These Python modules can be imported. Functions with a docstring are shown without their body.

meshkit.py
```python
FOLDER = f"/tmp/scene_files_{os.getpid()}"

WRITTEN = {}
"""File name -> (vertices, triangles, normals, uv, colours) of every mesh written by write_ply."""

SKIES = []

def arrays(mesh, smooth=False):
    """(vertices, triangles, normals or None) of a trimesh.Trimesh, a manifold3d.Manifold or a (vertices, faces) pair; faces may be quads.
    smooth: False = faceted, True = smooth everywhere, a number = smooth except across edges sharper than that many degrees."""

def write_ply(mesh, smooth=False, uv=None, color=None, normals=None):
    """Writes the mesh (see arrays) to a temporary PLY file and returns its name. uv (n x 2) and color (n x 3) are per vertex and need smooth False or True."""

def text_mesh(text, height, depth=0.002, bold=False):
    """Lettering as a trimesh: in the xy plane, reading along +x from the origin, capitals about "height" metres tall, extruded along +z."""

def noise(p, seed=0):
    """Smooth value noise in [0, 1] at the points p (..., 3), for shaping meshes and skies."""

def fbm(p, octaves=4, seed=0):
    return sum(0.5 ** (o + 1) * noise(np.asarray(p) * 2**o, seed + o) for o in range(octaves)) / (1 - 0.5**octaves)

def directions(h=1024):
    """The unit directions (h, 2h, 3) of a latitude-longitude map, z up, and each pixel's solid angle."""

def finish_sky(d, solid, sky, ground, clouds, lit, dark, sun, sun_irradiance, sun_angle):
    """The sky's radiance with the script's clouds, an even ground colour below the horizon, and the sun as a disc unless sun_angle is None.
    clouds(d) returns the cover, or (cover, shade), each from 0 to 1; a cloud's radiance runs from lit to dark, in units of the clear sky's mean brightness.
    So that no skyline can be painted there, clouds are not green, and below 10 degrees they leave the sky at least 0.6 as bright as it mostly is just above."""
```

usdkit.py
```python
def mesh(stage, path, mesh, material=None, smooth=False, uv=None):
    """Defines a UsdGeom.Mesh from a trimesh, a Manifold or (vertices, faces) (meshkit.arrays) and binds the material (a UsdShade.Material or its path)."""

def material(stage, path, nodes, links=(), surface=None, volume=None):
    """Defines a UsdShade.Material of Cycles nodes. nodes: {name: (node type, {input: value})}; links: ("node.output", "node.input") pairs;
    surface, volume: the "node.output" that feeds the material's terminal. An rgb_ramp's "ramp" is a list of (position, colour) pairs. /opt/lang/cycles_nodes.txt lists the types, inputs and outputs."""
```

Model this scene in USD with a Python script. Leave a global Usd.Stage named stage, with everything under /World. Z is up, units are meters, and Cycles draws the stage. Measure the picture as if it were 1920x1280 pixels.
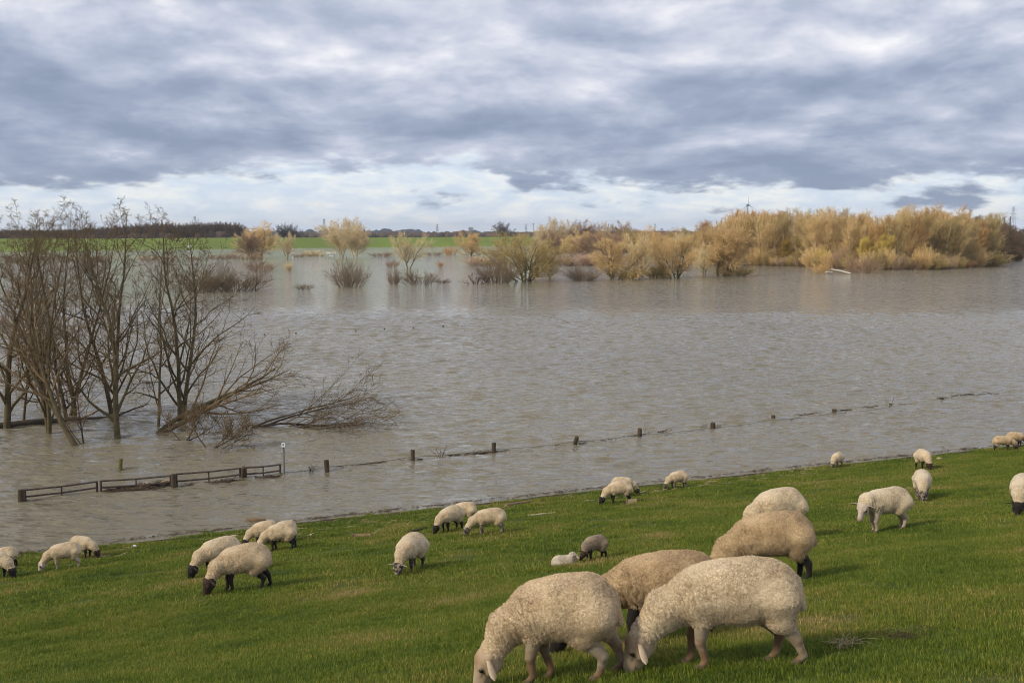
import math
import numpy as np
import trimesh
import usdkit
import meshkit
from pxr import Gf, Sdf, Usd, UsdGeom, UsdLux, UsdShade, Vt

stage = Usd.Stage.CreateInMemory()
UsdGeom.SetStageUpAxis(stage, UsdGeom.Tokens.z)
UsdGeom.SetStageMetersPerUnit(stage, 1.0)
UsdGeom.Xform.Define(stage, '/World')
stage.SetDefaultPrim(stage.GetPrimAtPath('/World'))
LOOKS = '/World/Looks/'

# ---------------------------------------------------------------- camera, sky, sun, exposure
EYE = 8.0                                   # the eye is 8 m above the flood water, on a dike
FPX = 1867.0                                # focal length in pixels of the 1920 wide photograph (35 mm lens)
PITCH = math.atan(203 / FPX)
cam = UsdGeom.Camera.Define(stage, '/World/camera')
cam.AddTranslateOp().Set(Gf.Vec3d(0, 0, EYE))
cam.AddRotateXOp().Set(90 - math.degrees(PITCH))
cam.CreateHorizontalApertureAttr(36.0)
cam.CreateVerticalApertureAttr(24.0)
cam.CreateFocalLengthAttr(36.0 * FPX / 1920)
cam.CreateClippingRangeAttr(Gf.Vec2f(0.1, 60000))
cam.CreateFStopAttr(0.0)
cam.CreateExposureAttr(EXPOSURE := 0.4)

SUN_DIR = np.array([-0.80, -0.50, 0.0]); SUN_DIR /= np.linalg.norm(SUN_DIR)
SUN_EL = math.radians(35)
SUN_AZ = math.atan2(SUN_DIR[0], SUN_DIR[1])
SKY_STRENGTH = 0.1
SKY_X, SKY_Y = 3.7, 1.3
sun = UsdLux.DistantLight.Define(stage, '/World/sun')
sun.AddRotateZOp().Set(-math.degrees(SUN_AZ))
sun.AddRotateXOp().Set(-(90 - math.degrees(SUN_EL)))
# at rest the light shines along -z; after these turns it comes from azimuth SUN_AZ at elevation SUN_EL
sun.CreateIntensityAttr(0.58)
sun.CreateAngleAttr(9.0)
sun.CreateColorAttr(Gf.Vec3f(1.0, 0.90, 0.72))
sun.CreateNormalizeAttr(True)

dome = UsdLux.DomeLight.Define(stage, '/World/sky')
NOISE1 = {'scale': 2.1, 'detail': 8.0, 'roughness': 0.56, 'distortion': 0.2}
CLOUD = 9.1
N = {
    'tc': ('texture_coordinate', {}),
    'sky': ('sky_texture', {'sky_type': 'single_scattering', 'sun_disc': False, 'sun_elevation': SUN_EL, 'sun_rotation': SUN_AZ,
                            'air_density': 1.0, 'aerosol_density': 1.0, 'ozone_density': 1.5}),
    'sep': ('separate_xyz', {}),
    'zc': ('math', {'math_type': 'maximum', 'value2': 0.0}),
    # the deck is laid out on a plane overhead, so its masses flatten towards the horizon; a second sample a little higher tells lit tops from dark bases
    'zo': ('math', {'math_type': 'add', 'value2': 0.25}), 'inv': ('math', {'math_type': 'divide', 'value1': 1.0}), 'pl': ('vector_math', {'math_type': 'scale'}),
    'zo2': ('math', {'math_type': 'add', 'value2': 0.272}), 'inv2': ('math', {'math_type': 'divide', 'value1': 1.0}), 'pl2': ('vector_math', {'math_type': 'scale'}),
    'plm': ('mapping', {'mapping_type': 'point', 'location': (SKY_X, SKY_Y, 0.0), 'scale': (1.0, 1.0, 0.0)}),
    'plm2': ('mapping', {'mapping_type': 'point', 'location': (SKY_X, SKY_Y, 0.0), 'scale': (1.0, 1.0, 0.0)}),
    'n1': ('noise_texture', dict(NOISE1)), 'n1b': ('noise_texture', dict(NOISE1)),
    'n2': ('noise_texture', {'scale': 1.0, 'detail': 5.0, 'roughness': 0.5}),
    'wq': ('noise_texture', {'scale': 3.5, 'detail': 5.0, 'roughness': 0.62}), 'wx': ('mix', {'mix_type': 'linear_light', 'fac': 0.16}),
    'n3': ('voronoi_texture', {'feature': 'f1', 'scale': 3.6, 'detail': 2.0, 'roughness': 0.5}),
    'emb': ('math', {'math_type': 'subtract'}), 'embs': ('math', {'math_type': 'multiply', 'value2': 1.35}),
    'rb': ('rgb_ramp', {'ramp': [(0.0, (0.30,) * 3), (0.060, (0.30,) * 3), (0.085, (0.33,) * 3), (0.13, (0.44,) * 3), (0.175, (0.57,) * 3), (0.30, (0.60,) * 3), (1.0, (0.56,) * 3)]}),
    's1': ('math', {'math_type': 'multiply_add', 'value2': 0.34, 'value3': -0.17}),
    's2': ('math', {'math_type': 'multiply_add', 'value2': 0.62, 'value3': -0.31}),
    's3': ('math', {'math_type': 'multiply_add', 'value2': -0.26, 'value3': 0.155}),
    'sa': ('math', {'math_type': 'add'}), 'sb': ('math', {'math_type': 'add'}), 'sc': ('math', {'math_type': 'add'}), 'sd': ('math', {'math_type': 'add'}),
    'cl': ('rgb_ramp', {'ramp': [(0.0, (0.22, 0.275, 0.385)), (0.22, (0.29, 0.345, 0.46)), (0.42, (0.41, 0.455, 0.57)), (0.60, (0.57, 0.595, 0.685)), (0.76, (0.75, 0.755, 0.80)), (1.0, (1.03, 1.01, 0.98))]}),
    'clm': ('mix', {'mix_type': 'multiply', 'fac': 1.0, 'color2': (CLOUD,) * 3}),
    'ce': ('math', {'math_type': 'multiply_add', 'value2': -0.075, 'value3': 0.022}),
    'cz': ('math', {'math_type': 'add'}),
    'cov': ('map_range', {'range_type': 'smoothstep', 'from_min': 0.046, 'from_max': 0.062, 'to_min': 0.0, 'to_max': 1.0, 'clamp': True}),
    # low pale air with thin clouds
    'lowm': ('mapping', {'mapping_type': 'point', 'location': (0.3, 2.0, 0.0), 'scale': (24.0, 24.0, 80.0)}),
    'lown': ('noise_texture', {'scale': 1.0, 'detail': 6.0, 'roughness': 0.58, 'distortion': 0.3}),
    'lowc': ('rgb_ramp', {'ramp': [(0.0, (0.54, 0.65, 0.80)), (0.40, (0.60, 0.69, 0.82)), (0.52, (0.70, 0.77, 0.85)), (0.64, (0.84, 0.86, 0.86)), (1.0, (0.95, 0.93, 0.88))]}),
    'lowx': ('mix', {'mix_type': 'multiply', 'fac': 1.0, 'color2': (CLOUD * 0.97,) * 3}),
    'lowmix': ('mix', {'mix_type': 'mix', 'fac': 0.9}),
    'fin': ('mix', {'mix_type': 'mix'}),
    'bg': ('background_shader', {'strength': SKY_STRENGTH}),
}
L = [('tc.generated', 'sep.vector'), ('sep.z', 'zc.value1'), ('zc.value', 'zo.value1'), ('zo.value', 'inv.value2'), ('tc.generated', 'pl.vector1'), ('inv.value', 'pl.scale'),
     ('zc.value', 'zo2.value1'), ('zo2.value', 'inv2.value2'), ('tc.generated', 'pl2.vector1'), ('inv2.value', 'pl2.scale'),
     ('pl.vector', 'plm.vector'), ('pl2.vector', 'plm2.vector'), ('plm.vector', 'n1.vector'), ('plm2.vector', 'n1b.vector'), ('plm.vector', 'n2.vector'), ('plm.vector', 'wq.vector'), ('plm.vector', 'wx.color1'), ('wq.color', 'wx.color2'), ('wx.color', 'n3.vector'),
     ('n1.fac', 'emb.value1'), ('n1b.fac', 'emb.value2'), ('emb.value', 'embs.value1'),
     ('zc.value', 'rb.fac'), ('n1.fac', 's1.value1'), ('n2.fac', 's2.value1'), ('n3.distance', 's3.value1'),
     ('s1.value', 'sa.value1'), ('s2.value', 'sa.value2'), ('sa.value', 'sb.value1'), ('rb.color', 'sb.value2'), ('sb.value', 'sc.value1'), ('embs.value', 'sc.value2'), ('sc.value', 'sd.value1'), ('s3.value', 'sd.value2'),
     ('sd.value', 'cl.fac'), ('cl.color', 'clm.color1'),
     ('sd.value', 'ce.value1'), ('ce.value', 'cz.value1'), ('zc.value', 'cz.value2'), ('cz.value', 'cov.value'),
     ('tc.generated', 'lowm.vector'), ('lowm.vector', 'lown.vector'), ('lown.fac', 'lowc.fac'), ('lowc.color', 'lowx.color1'), ('sky.color', 'lowmix.color1'), ('lowx.color', 'lowmix.color2'),
     ('cov.result', 'fin.fac'), ('lowmix.color', 'fin.color1'), ('clm.color', 'fin.color2'), ('fin.color', 'bg.color')]
sky_mat = usdkit.material(stage, LOOKS + 'cloudy_sky', N, L, surface='bg.background')
UsdShade.MaterialBindingAPI.Apply(dome.GetPrim()).Bind(sky_mat)
for k, v in (('label', 'cloudy late winter sky with grey cloud deck and pale band above horizon'), ('category', 'sky'), ('kind', 'structure')):
    dome.GetPrim().SetCustomDataByKey(k, v)

# ---------------------------------------------------------------- helpers
_used = {}


def numbered(parent, name):
    k = (parent, name)
    n = _used.get(k, 0)
    _used[k] = n + 1
    return f'{parent}/{name}' if n == 0 else f'{parent}/{name}_{n:03d}'


def tag(prim, label=None, cat=None, group=None, kind=None):
    p = prim.GetPrim()
    for k, v in (('label', label), ('category', cat), ('group', group), ('kind', kind)):
        if v:
            p.SetCustomDataByKey(k, v)
    return prim


def thing(name, label, cat, loc=(0, 0, 0), rotz=0.0, group=None, scale=None, kind=None):
    x = UsdGeom.Xform.Define(stage, numbered('/World', name))
    x.AddTranslateOp().Set(Gf.Vec3d(*map(float, loc)))
    if rotz:
        x.AddRotateZOp().Set(float(rotz))
    if scale is not None:
        x.AddScaleOp().Set(Gf.Vec3f(*map(float, np.broadcast_to(scale, 3))))
    return tag(x, label, cat, group, kind)


def part(parent, name, mesh, mat, smooth=False, label=None, color=None, kind=None):
    path = numbered(str(parent.GetPath()) if hasattr(parent, 'GetPath') else parent, name)
    m = usdkit.mesh(stage, path, mesh, mat, smooth)
    if color is not None:
        UsdGeom.PrimvarsAPI(m).CreatePrimvar('tint', Sdf.ValueTypeNames.Color3fArray, 'vertex').Set(Vt.Vec3fArray.FromNumpy(np.asarray(color, np.float32)))
    return tag(m, label, None, None, kind)


def solo(name, mesh, mat, label, cat, smooth=False, group=None, kind=None):
    return tag(part('/World', name, mesh, mat, smooth), label, cat, group, kind)


def ray(px, py):
    """Direction of the sight line through a pixel of the 1920 x 1280 photograph."""
    x, y = (px - 960) / FPX, -(py - 640) / FPX
    return np.array([x, y * math.sin(PITCH) + math.cos(PITCH), y * math.cos(PITCH) - math.sin(PITCH)])


def at_water(px, py, z=0.0):
    d = ray(px, py)
    return np.array([0, 0, EYE]) + d * ((z - EYE) / d[2])


def px_size(p):
    """Photograph pixels per metre at point p."""
    return FPX / (p[1] * math.cos(PITCH) - (p[2] - EYE) * math.sin(PITCH))


def project(p):
    p = np.asarray(p, float) - [0, 0, EYE]
    depth = p[..., 1] * math.cos(PITCH) - p[..., 2] * math.sin(PITCH)
    up = p[..., 1] * math.sin(PITCH) + p[..., 2] * math.cos(PITCH)
    return 960 + FPX * p[..., 0] / depth, 640 - FPX * up / depth


def mat(name, nodes, links, surface='p.BSDF'):
    return usdkit.material(stage, LOOKS + name, nodes, links, surface=surface)


def plain(name, color, rough=0.8, var=0.25, scale=6.0, bump=0.0, spec=0.3, coord='object', stretch=(1, 1, 1), metallic=0.0):
    """A surface of one colour with mottling and an optional fine relief."""
    c = np.array(color)
    n = {'tc': ('texture_coordinate', {}), 'mp': ('mapping', {'mapping_type': 'point', 'scale': stretch}), 'n': ('noise_texture', {'scale': scale, 'detail': 5.0, 'roughness': 0.6}),
         'r': ('rgb_ramp', {'ramp': [(0.25, tuple(c * (1 - var))), (0.75, tuple(np.minimum(c * (1 + var), 0.95)))]}),
         'p': ('principled_bsdf', {'roughness': rough, 'specular_ior_level': spec, 'metallic': metallic})}
    l = [('tc.' + coord, 'mp.vector'), ('mp.vector', 'n.vector'), ('n.fac', 'r.fac'), ('r.color', 'p.base_color')]
    if bump:
        n['b'] = ('bump', {'strength': 1.0, 'distance': bump})
        l += [('n.fac', 'b.height'), ('b.normal', 'p.normal')]
    return mat(name, n, l)


# ---------------------------------------------------------------- the setting: dike slope, flood water, far dike, far land
SHORE_N = np.array([-0.37869, 0.92552])      # horizontal direction from the crest down to the water
SHORE_D = 27.2                               # metres from below the camera to the water's edge
_pd = np.array([-14, -7, -2.5, 0, 3, 6, 12, 17.5, 22, 27.2, 33, 45, 70, 100])
_pz = np.array([6.2, 6.55, 6.5, 6.28, 5.66, 4.92, 3.2, 1.86, 0.92, 0.0, -0.62, -1.3, -1.9, -2.0])
from scipy.interpolate import PchipInterpolator
_prof = PchipInterpolator(_pd, _pz)


def ground(x, y):
    x, y = np.asarray(x, float), np.asarray(y, float)
    d = x * SHORE_N[0] + y * SHORE_N[1]
    z = np.where(d > 99, -2.0, _prof(np.clip(d, -14, 99.5)))
    q = np.stack([x, y, np.zeros_like(x)], -1)
    w = np.clip((38 - d) / 10, 0, 1)
    amp = 0.35 + 0.65 * np.clip(np.abs(d - 27.2) / 5, 0, 1)
    return z + w * amp * (0.16 * (meshkit.fbm(q / 5.0, 3, 3) - 0.5) + 0.07 * (meshkit.fbm(q / 0.9, 3, 9) - 0.5))


def on_ground(px, py):
    """Where the sight line through a pixel meets the dike slope or the water."""
    d = ray(px, py)
    t = np.linspace(2, 60, 4000)
    p = np.array([0, 0, EYE]) + t[:, None] * d
    below = p[:, 2] < np.maximum(ground(p[:, 0], p[:, 1]), -5)
    k = int(np.argmax(below)) if below.any() else len(t) - 1
    return np.array([p[k, 0], p[k, 1], float(ground(p[k, 0], p[k, 1]))])


def graded(lo, hi, fine_lo, fine_hi, step, grow):
    out = list(np.arange(fine_lo, fine_hi + step / 2, step))
    s, x = step, out[-1]
    while x < hi:
        s *= grow
        x += s
        out.append(min(x, hi))
    s, x, pre = step, out[0], []
    while x > lo:
        s *= grow
        x -= s
        pre.append(max(x, lo))
    return np.array(pre[::-1] + out)


def sheet(xs, ys, fz):
    X, Y = np.meshgrid(xs, ys)
    v = np.stack([X, Y, fz(X, Y)], -1).reshape(-1, 3)
    nx = len(xs)
    i, j = np.meshgrid(np.arange(len(ys) - 1), np.arange(nx - 1), indexing='ij')
    a = (i * nx + j).ravel()
    f = np.vstack([np.stack([a, a + 1, a + nx + 1], 1), np.stack([a, a + nx + 1, a + nx], 1)])
    return v, f


grass_nodes = {
    'g': ('geometry', {}),
    'n1': ('noise_texture', {'scale': 0.55, 'detail': 5.0, 'roughness': 0.62}),
    'n2': ('noise_texture', {'scale': 7.0, 'detail': 6.0, 'roughness': 0.7}),
    'mp': ('mapping', {'mapping_type': 'point', 'scale': (1, 1, 0.3)}),
    'n3': ('noise_texture', {'scale': 42.0, 'detail': 4.0, 'roughness': 0.7}),
    'a': ('math', {'math_type': 'multiply_add', 'value2': 0.55}),
    'r': ('rgb_ramp', {'ramp': [(0.30, (0.045, 0.072, 0.010)), (0.46, (0.075, 0.105, 0.014)), (0.58, (0.11, 0.122, 0.024)), (0.72, (0.17, 0.145, 0.055))]}),
    'sh': ('separate_xyz', {}),
    'mud': ('map_range', {'range_type': 'smoothstep', 'from_min': 0.02, 'from_max': 0.12, 'to_min': 1.0, 'to_max': 0.0, 'clamp': True}),
    'mm': ('mix', {'mix_type': 'mix', 'color2': (0.045, 0.034, 0.02)}),
    'd': ('rgb_ramp', {'ramp': [(0.3, (0.45, 0.45, 0.42)), (0.65, (1.1, 1.1, 1.05))]}),
    'dm': ('mix', {'mix_type': 'multiply', 'fac': 0.8}),
    'b': ('bump', {'strength': 1.0, 'distance': 0.03}),
    'p': ('principled_bsdf', {'roughness': 0.85, 'specular_ior_level': 0.15})}
grass_links = [('g.position', 'n1.vector'), ('g.position', 'n2.vector'), ('g.position', 'n3.vector'), ('n2.fac', 'a.value1'), ('n1.fac', 'h.value1')]
grass_nodes['h'] = ('math', {'math_type': 'multiply_add', 'value2': 0.75, 'value3': -0.15})
grass_links += [('h.value', 'a.value3'), ('a.value', 'r.fac'), ('n3.fac', 'd.fac'), ('r.color', 'dm.color1'), ('d.color', 'dm.color2'), ('g.position', 'sh.vector'), ('sh.z', 'mud.value'),
                ('mud.result', 'mm.fac'), ('dm.color', 'mm.color1'), ('mm.color', 'p.base_color'), ('n3.fac', 'b.height'), ('b.normal', 'p.normal')]
turf = mat('turf', grass_nodes, grass_links)

xs = graded(-400, 400, -26, 34, 0.22, 1.12)
ys = graded(-60, 300, 2, 46, 0.22, 1.12)
solo('grass_slope', sheet(xs, ys, ground), turf, 'grazed green grass slope of the dike falling to the flood water', 'grass slope', smooth=True, kind='structure')

# flood water
WIND = np.array([0.16, -0.987])
_rw = np.random.default_rng(5)
_waves = []
for _k in range(54):
    lam = 0.42 * (1.6 / 0.42) ** (_rw.random() ** 1.3)
    a = _rw.normal(0, 0.55)
    dx = np.array([WIND[0] * math.cos(a) - WIND[1] * math.sin(a), WIND[0] * math.sin(a) + WIND[1] * math.cos(a)])
    _waves.append((2 * math.pi / lam * dx, 0.0056 * lam ** 0.75, _rw.random() * 6.283, lam))


def water_z(X, Y):
    z = np.zeros_like(X)
    sy = np.gradient(Y, axis=0) if Y.ndim == 2 else 0
    q = np.stack([X / 14, Y / 9, np.zeros_like(X)], -1)
    gust = 0.75 + 0.5 * meshkit.fbm(q, 2, 4)
    near_edge = np.clip((X * SHORE_N[0] + Y * SHORE_N[1] - SHORE_D) / 5 + 0.25, 0.2, 1)
    for kv, amp, ph, lam in _waves:
        fade = np.clip(lam / (3.2 * np.abs(sy) + 1e-6) - 0.7, 0, 1)
        c = np.sin(kv[0] * X + kv[1] * Y + ph)
        z += fade * amp * (c + 0.35 * c * c)
    return z * gust * near_edge


xs = graded(-2500, 2500, -36, 46, 0.28, 1.07)
ys = graded(8, 2600, 22, 92, 0.15, 1.02)
water_nodes = {
    'g': ('geometry', {}),
    'm1': ('mapping', {'mapping_type': 'point', 'rotation': (0, 0, 0.16), 'scale': (0.55, 1.5, 1.0)}),
    'n1': ('noise_texture', {'scale': 1.5, 'detail': 4.0, 'roughness': 0.55, 'distortion': 0.3}),
    'm2': ('mapping', {'mapping_type': 'point', 'rotation': (0, 0, -0.22), 'scale': (0.6, 1.4, 1.0)}),
    'n2': ('noise_texture', {'scale': 4.2, 'detail': 3.0, 'roughness': 0.5}),
    'n4': ('noise_texture', {'scale': 0.035, 'detail': 3.0, 'roughness': 0.5}),
    'r': ('rgb_ramp', {'ramp': [(0.3, (0.155, 0.134, 0.088)), (0.7, (0.195, 0.168, 0.112))]}),
    'ad': ('math', {'math_type': 'multiply_add', 'value2': 0.38}),
    'b': ('bump', {'strength': 1.0, 'distance': 0.16}),
    # small facets that stay rough however far away they are
    'm5': ('mapping', {'mapping_type': 'point', 'rotation': (0, 0, 0.1), 'scale': (0.7, 1.9, 1.0)}), 'n5': ('noise_texture', {'scale': 2.6, 'detail': 3.0, 'roughness': 0.6}),
    'c5': ('vector_math', {'math_type': 'subtract', 'vector2': (0.5, 0.5, 0.5)}), 'k5': ('vector_math', {'math_type': 'multiply', 'vector2': (1.0, 1.9, 0.0)}),
    'a5': ('vector_math', {'math_type': 'add'}), 'nn': ('vector_math', {'math_type': 'normalize'}),
    'p': ('principled_bsdf', {'roughness': 0.06, 'ior': 1.33, 'specular_ior_level': 0.5})}
water_links = [('g.position', 'm1.vector'), ('m1.vector', 'n1.vector'), ('g.position', 'm2.vector'), ('m2.vector', 'n2.vector'), ('n2.fac', 'ad.value1'), ('n1.fac', 'ad.value3'),
               ('ad.value', 'b.height'), ('g.position', 'm5.vector'), ('m5.vector', 'n5.vector'), ('n5.color', 'c5.vector1'), ('c5.vector', 'k5.vector1'), ('b.normal', 'a5.vector1'), ('k5.vector', 'a5.vector2'), ('a5.vector', 'nn.vector1'), ('nn.vector', 'p.normal'), ('g.position', 'n4.vector'), ('n4.fac', 'r.fac'), ('r.color', 'p.base_color')]
water_mat = mat('flood_water', water_nodes, water_links)
solo('water', sheet(xs, ys, water_z), water_mat, 'brown grey rippled flood water between the near slope and the far dike', 'water', smooth=True, kind='structure')

# the dike on the other side and the land behind it
A, B = np.array([-163.5, 486.6]), np.array([-3.35, 628.8])
FD = (B - A) / np.linalg.norm(B - A)
FN = np.array([-FD[1], FD[0]])               # away from us


def far_point(s, n, z):
    return np.array([A[0] + FD[0] * s + FN[0] * n, A[1] + FD[1] * s + FN[1] * n, z])


ss = np.linspace(-900, 2200, 240)
prof = [(-14, -2.0), (-1, -0.12), (4, 1.1), (12, 3.1), (19, 4.9), (21, 5.35), (24.5, 5.45), (28, 4.9), (44, 1.0), (60, 0.7)]
V = np.array([[far_point(s, n + 0.8 * math.sin(s / 37) + 0.5 * math.sin(s / 11), z + 0.05 * math.sin(s / 23 + n)) for s in ss] for n, z in prof]).reshape(-1, 3)
i, j = np.meshgrid(np.arange(len(prof) - 1), np.arange(len(ss) - 1), indexing='ij')
a = (i * len(ss) + j).ravel()
dike_grass = plain('dike_grass', (0.140, 0.190, 0.024), 0.9, 0.30, 0.012, coord='object')
solo('far_dike', (V, np.vstack([np.stack([a, a + 1, a + len(ss) + 1], 1), np.stack([a, a + len(ss) + 1, a + len(ss)], 1)])), dike_grass,
     'long bright green grass dike on the far side of the water', 'dike', smooth=True, kind='structure')
n_far = np.array([-4000.0, 4000.0])
V = np.array([far_point(-4000, 55, 0.66), far_point(6000, 55, 0.66), far_point(7000, 8000, 0.5), far_point(-7000, 8000, 0.5)])
field = plain('field', (0.10, 0.15, 0.03), 0.9, 0.4, 0.01, coord='object')
solo('ground', (V, np.array([[0, 1, 2], [0, 2, 3]])), field, 'flat green farmland behind the far dike reaching the horizon', 'land', kind='structure')

# ---------------------------------------------------------------- bare trees and shrubs, grown level by level
def tubes(P, R, sides):
    """Polylines P (n, k, 3) with radii R (n, k) as tapered tubes."""
    n, k, _ = P.shape
    t = np.gradient(P, axis=1)
    t /= np.linalg.norm(t, axis=2, keepdims=True) + 1e-12
    ref = np.where(np.abs(t[:, :1, 2:]) < 0.8, [0.0, 0, 1], [1.0, 0, 0])
    a = np.cross(t, ref)
    a /= np.linalg.norm(a, axis=2, keepdims=True) + 1e-12
    b = np.cross(t, a)
    ang = np.arange(sides) * 2 * math.pi / sides
    v = P[:, :, None] + R[:, :, None, None] * (np.cos(ang)[:, None] * a[:, :, None] + np.sin(ang)[:, None] * b[:, :, None])
    i, j = np.meshgrid(np.arange(k - 1), np.arange(sides), indexing='ij')
    q = np.stack([i * sides + j, i * sides + (j + 1) % sides, (i + 1) * sides + (j + 1) % sides, (i + 1) * sides + j], -1).reshape(-1, 4)
    f = np.vstack([q[:, [0, 1, 2]], q[:, [0, 2, 3]]])
    F = (f[None] + (np.arange(n) * k * sides)[:, None, None]).reshape(-1, 3)
    return v.reshape(-1, 3), F


def join(ms):
    V, F, o = [], [], 0
    for v, f in ms:
        V.append(v)
        F.append(np.asarray(f) + o)
        o += len(v)
    return np.vstack(V), np.vstack(F)


def shoots(rng, p, d, L, r, k, wig, lift, tip=0.25, sag=0.0):
    """Grow n polylines of k points from p along d."""
    n = len(p)
    P, R = np.zeros((n, k, 3)), np.zeros((n, k))
    P[:, 0], R[:, 0] = p, r
    d = d / np.linalg.norm(d, axis=1, keepdims=True)
    for j in range(1, k):
        d = d + rng.normal(0, wig, (n, 3))
        d[:, 2] += lift - sag * j / k
        d /= np.linalg.norm(d, axis=1, keepdims=True)
        P[:, j] = P[:, j - 1] + d * (L / (k - 1))[:, None]
        R[:, j] = r * (1 - (1 - tip) * j / (k - 1))
    return P, R


def fork(rng, P, R, m, t0, t1, ang, ratio, k, wig, lift, rr=0.6, tip=0.25, sag=0.0, taper=0.5, spread=0.25, Lmin=0.0):
    """m side shoots on each polyline."""
    n, kk, _ = P.shape
    t = t0 + (t1 - t0) * (np.arange(m)[None] + rng.random((n, m))) / m
    x = t * (kk - 1)
    i = np.minimum(x.astype(int), kk - 2)
    f = (x - i)[..., None]
    rows = np.arange(n)[:, None]
    p = P[rows, i] * (1 - f) + P[rows, i + 1] * f
    tan = P[rows, i + 1] - P[rows, i]
    tan /= np.linalg.norm(tan, axis=2, keepdims=True) + 1e-12
    rad = R[rows, i] * (1 - f[..., 0]) + R[rows, i + 1] * f[..., 0]
    q = rng.normal(0, 1, (n, m, 3))
    # successive shoots leave on different sides
    base = rng.normal(0, 1, (n, 1, 3))
    a = np.cross(tan, base)
    a /= np.linalg.norm(a, axis=2, keepdims=True) + 1e-12
    b = np.cross(tan, a)
    az = (np.arange(m)[None] * 2.4 + rng.random((n, m)) * 1.2)[..., None]
    perp = a * np.cos(az) + b * np.sin(az)
    A = np.radians(ang) * (1 + rng.normal(0, spread, (n, m)))[..., None]
    d = tan * np.cos(A) + perp * np.sin(A)
    length = np.linalg.norm(np.diff(P, axis=1), axis=2).sum(1)
    L = np.maximum(length[:, None] * ratio * (1 - taper * (t - t0) / (t1 - t0 + 1e-9)) * rng.uniform(0.65, 1.25, (n, m)), Lmin)
    return shoots(rng, p.reshape(-1, 3), d.reshape(-1, 3), L.ravel(), np.minimum(rad * rr, rad * 0.95).ravel(), k, wig, lift, tip, sag)


BARK = {
    'green': plain('bark_green', (0.105, 0.082, 0.042), 0.9, 0.45, 5.0, 0.01),
    'dark': plain('bark_dark', (0.062, 0.047, 0.034), 0.9, 0.35, 5.0, 0.01),
    'pale': plain('bark_pale', (0.52, 0.46, 0.30), 0.85, 0.3, 4.0, 0.01),
    'olive': plain('bark_olive', (0.20, 0.165, 0.075), 0.9, 0.4, 4.0, 0.01),
    'grey': plain('bark_grey', (0.16, 0.125, 0.085), 0.9, 0.35, 4.0, 0.01),
}


def twig(name, a, b, c):
    """Twig bark that differs a little from tree to tree and from limb to limb."""
    return mat(name, {'o': ('object_info', {}), 'g': ('geometry', {}), 'n': ('noise_texture', {'scale': 0.16, 'detail': 3.0}), 'x': ('math', {'math_type': 'multiply_add', 'value2': 0.5}),
                      'y': ('math', {'math_type': 'multiply', 'value2': 0.6}), 'r': ('rgb_ramp', {'ramp': [(0.2, a), (0.5, b), (0.85, c)]}),
                      'p': ('principled_bsdf', {'roughness': 0.7, 'specular_ior_level': 0.3})},
               [('g.position', 'n.vector'), ('n.fac', 'y.value1'), ('o.random', 'x.value1'), ('y.value', 'x.value3'), ('x.value', 'r.fac'), ('r.color', 'p.base_color')])


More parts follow.
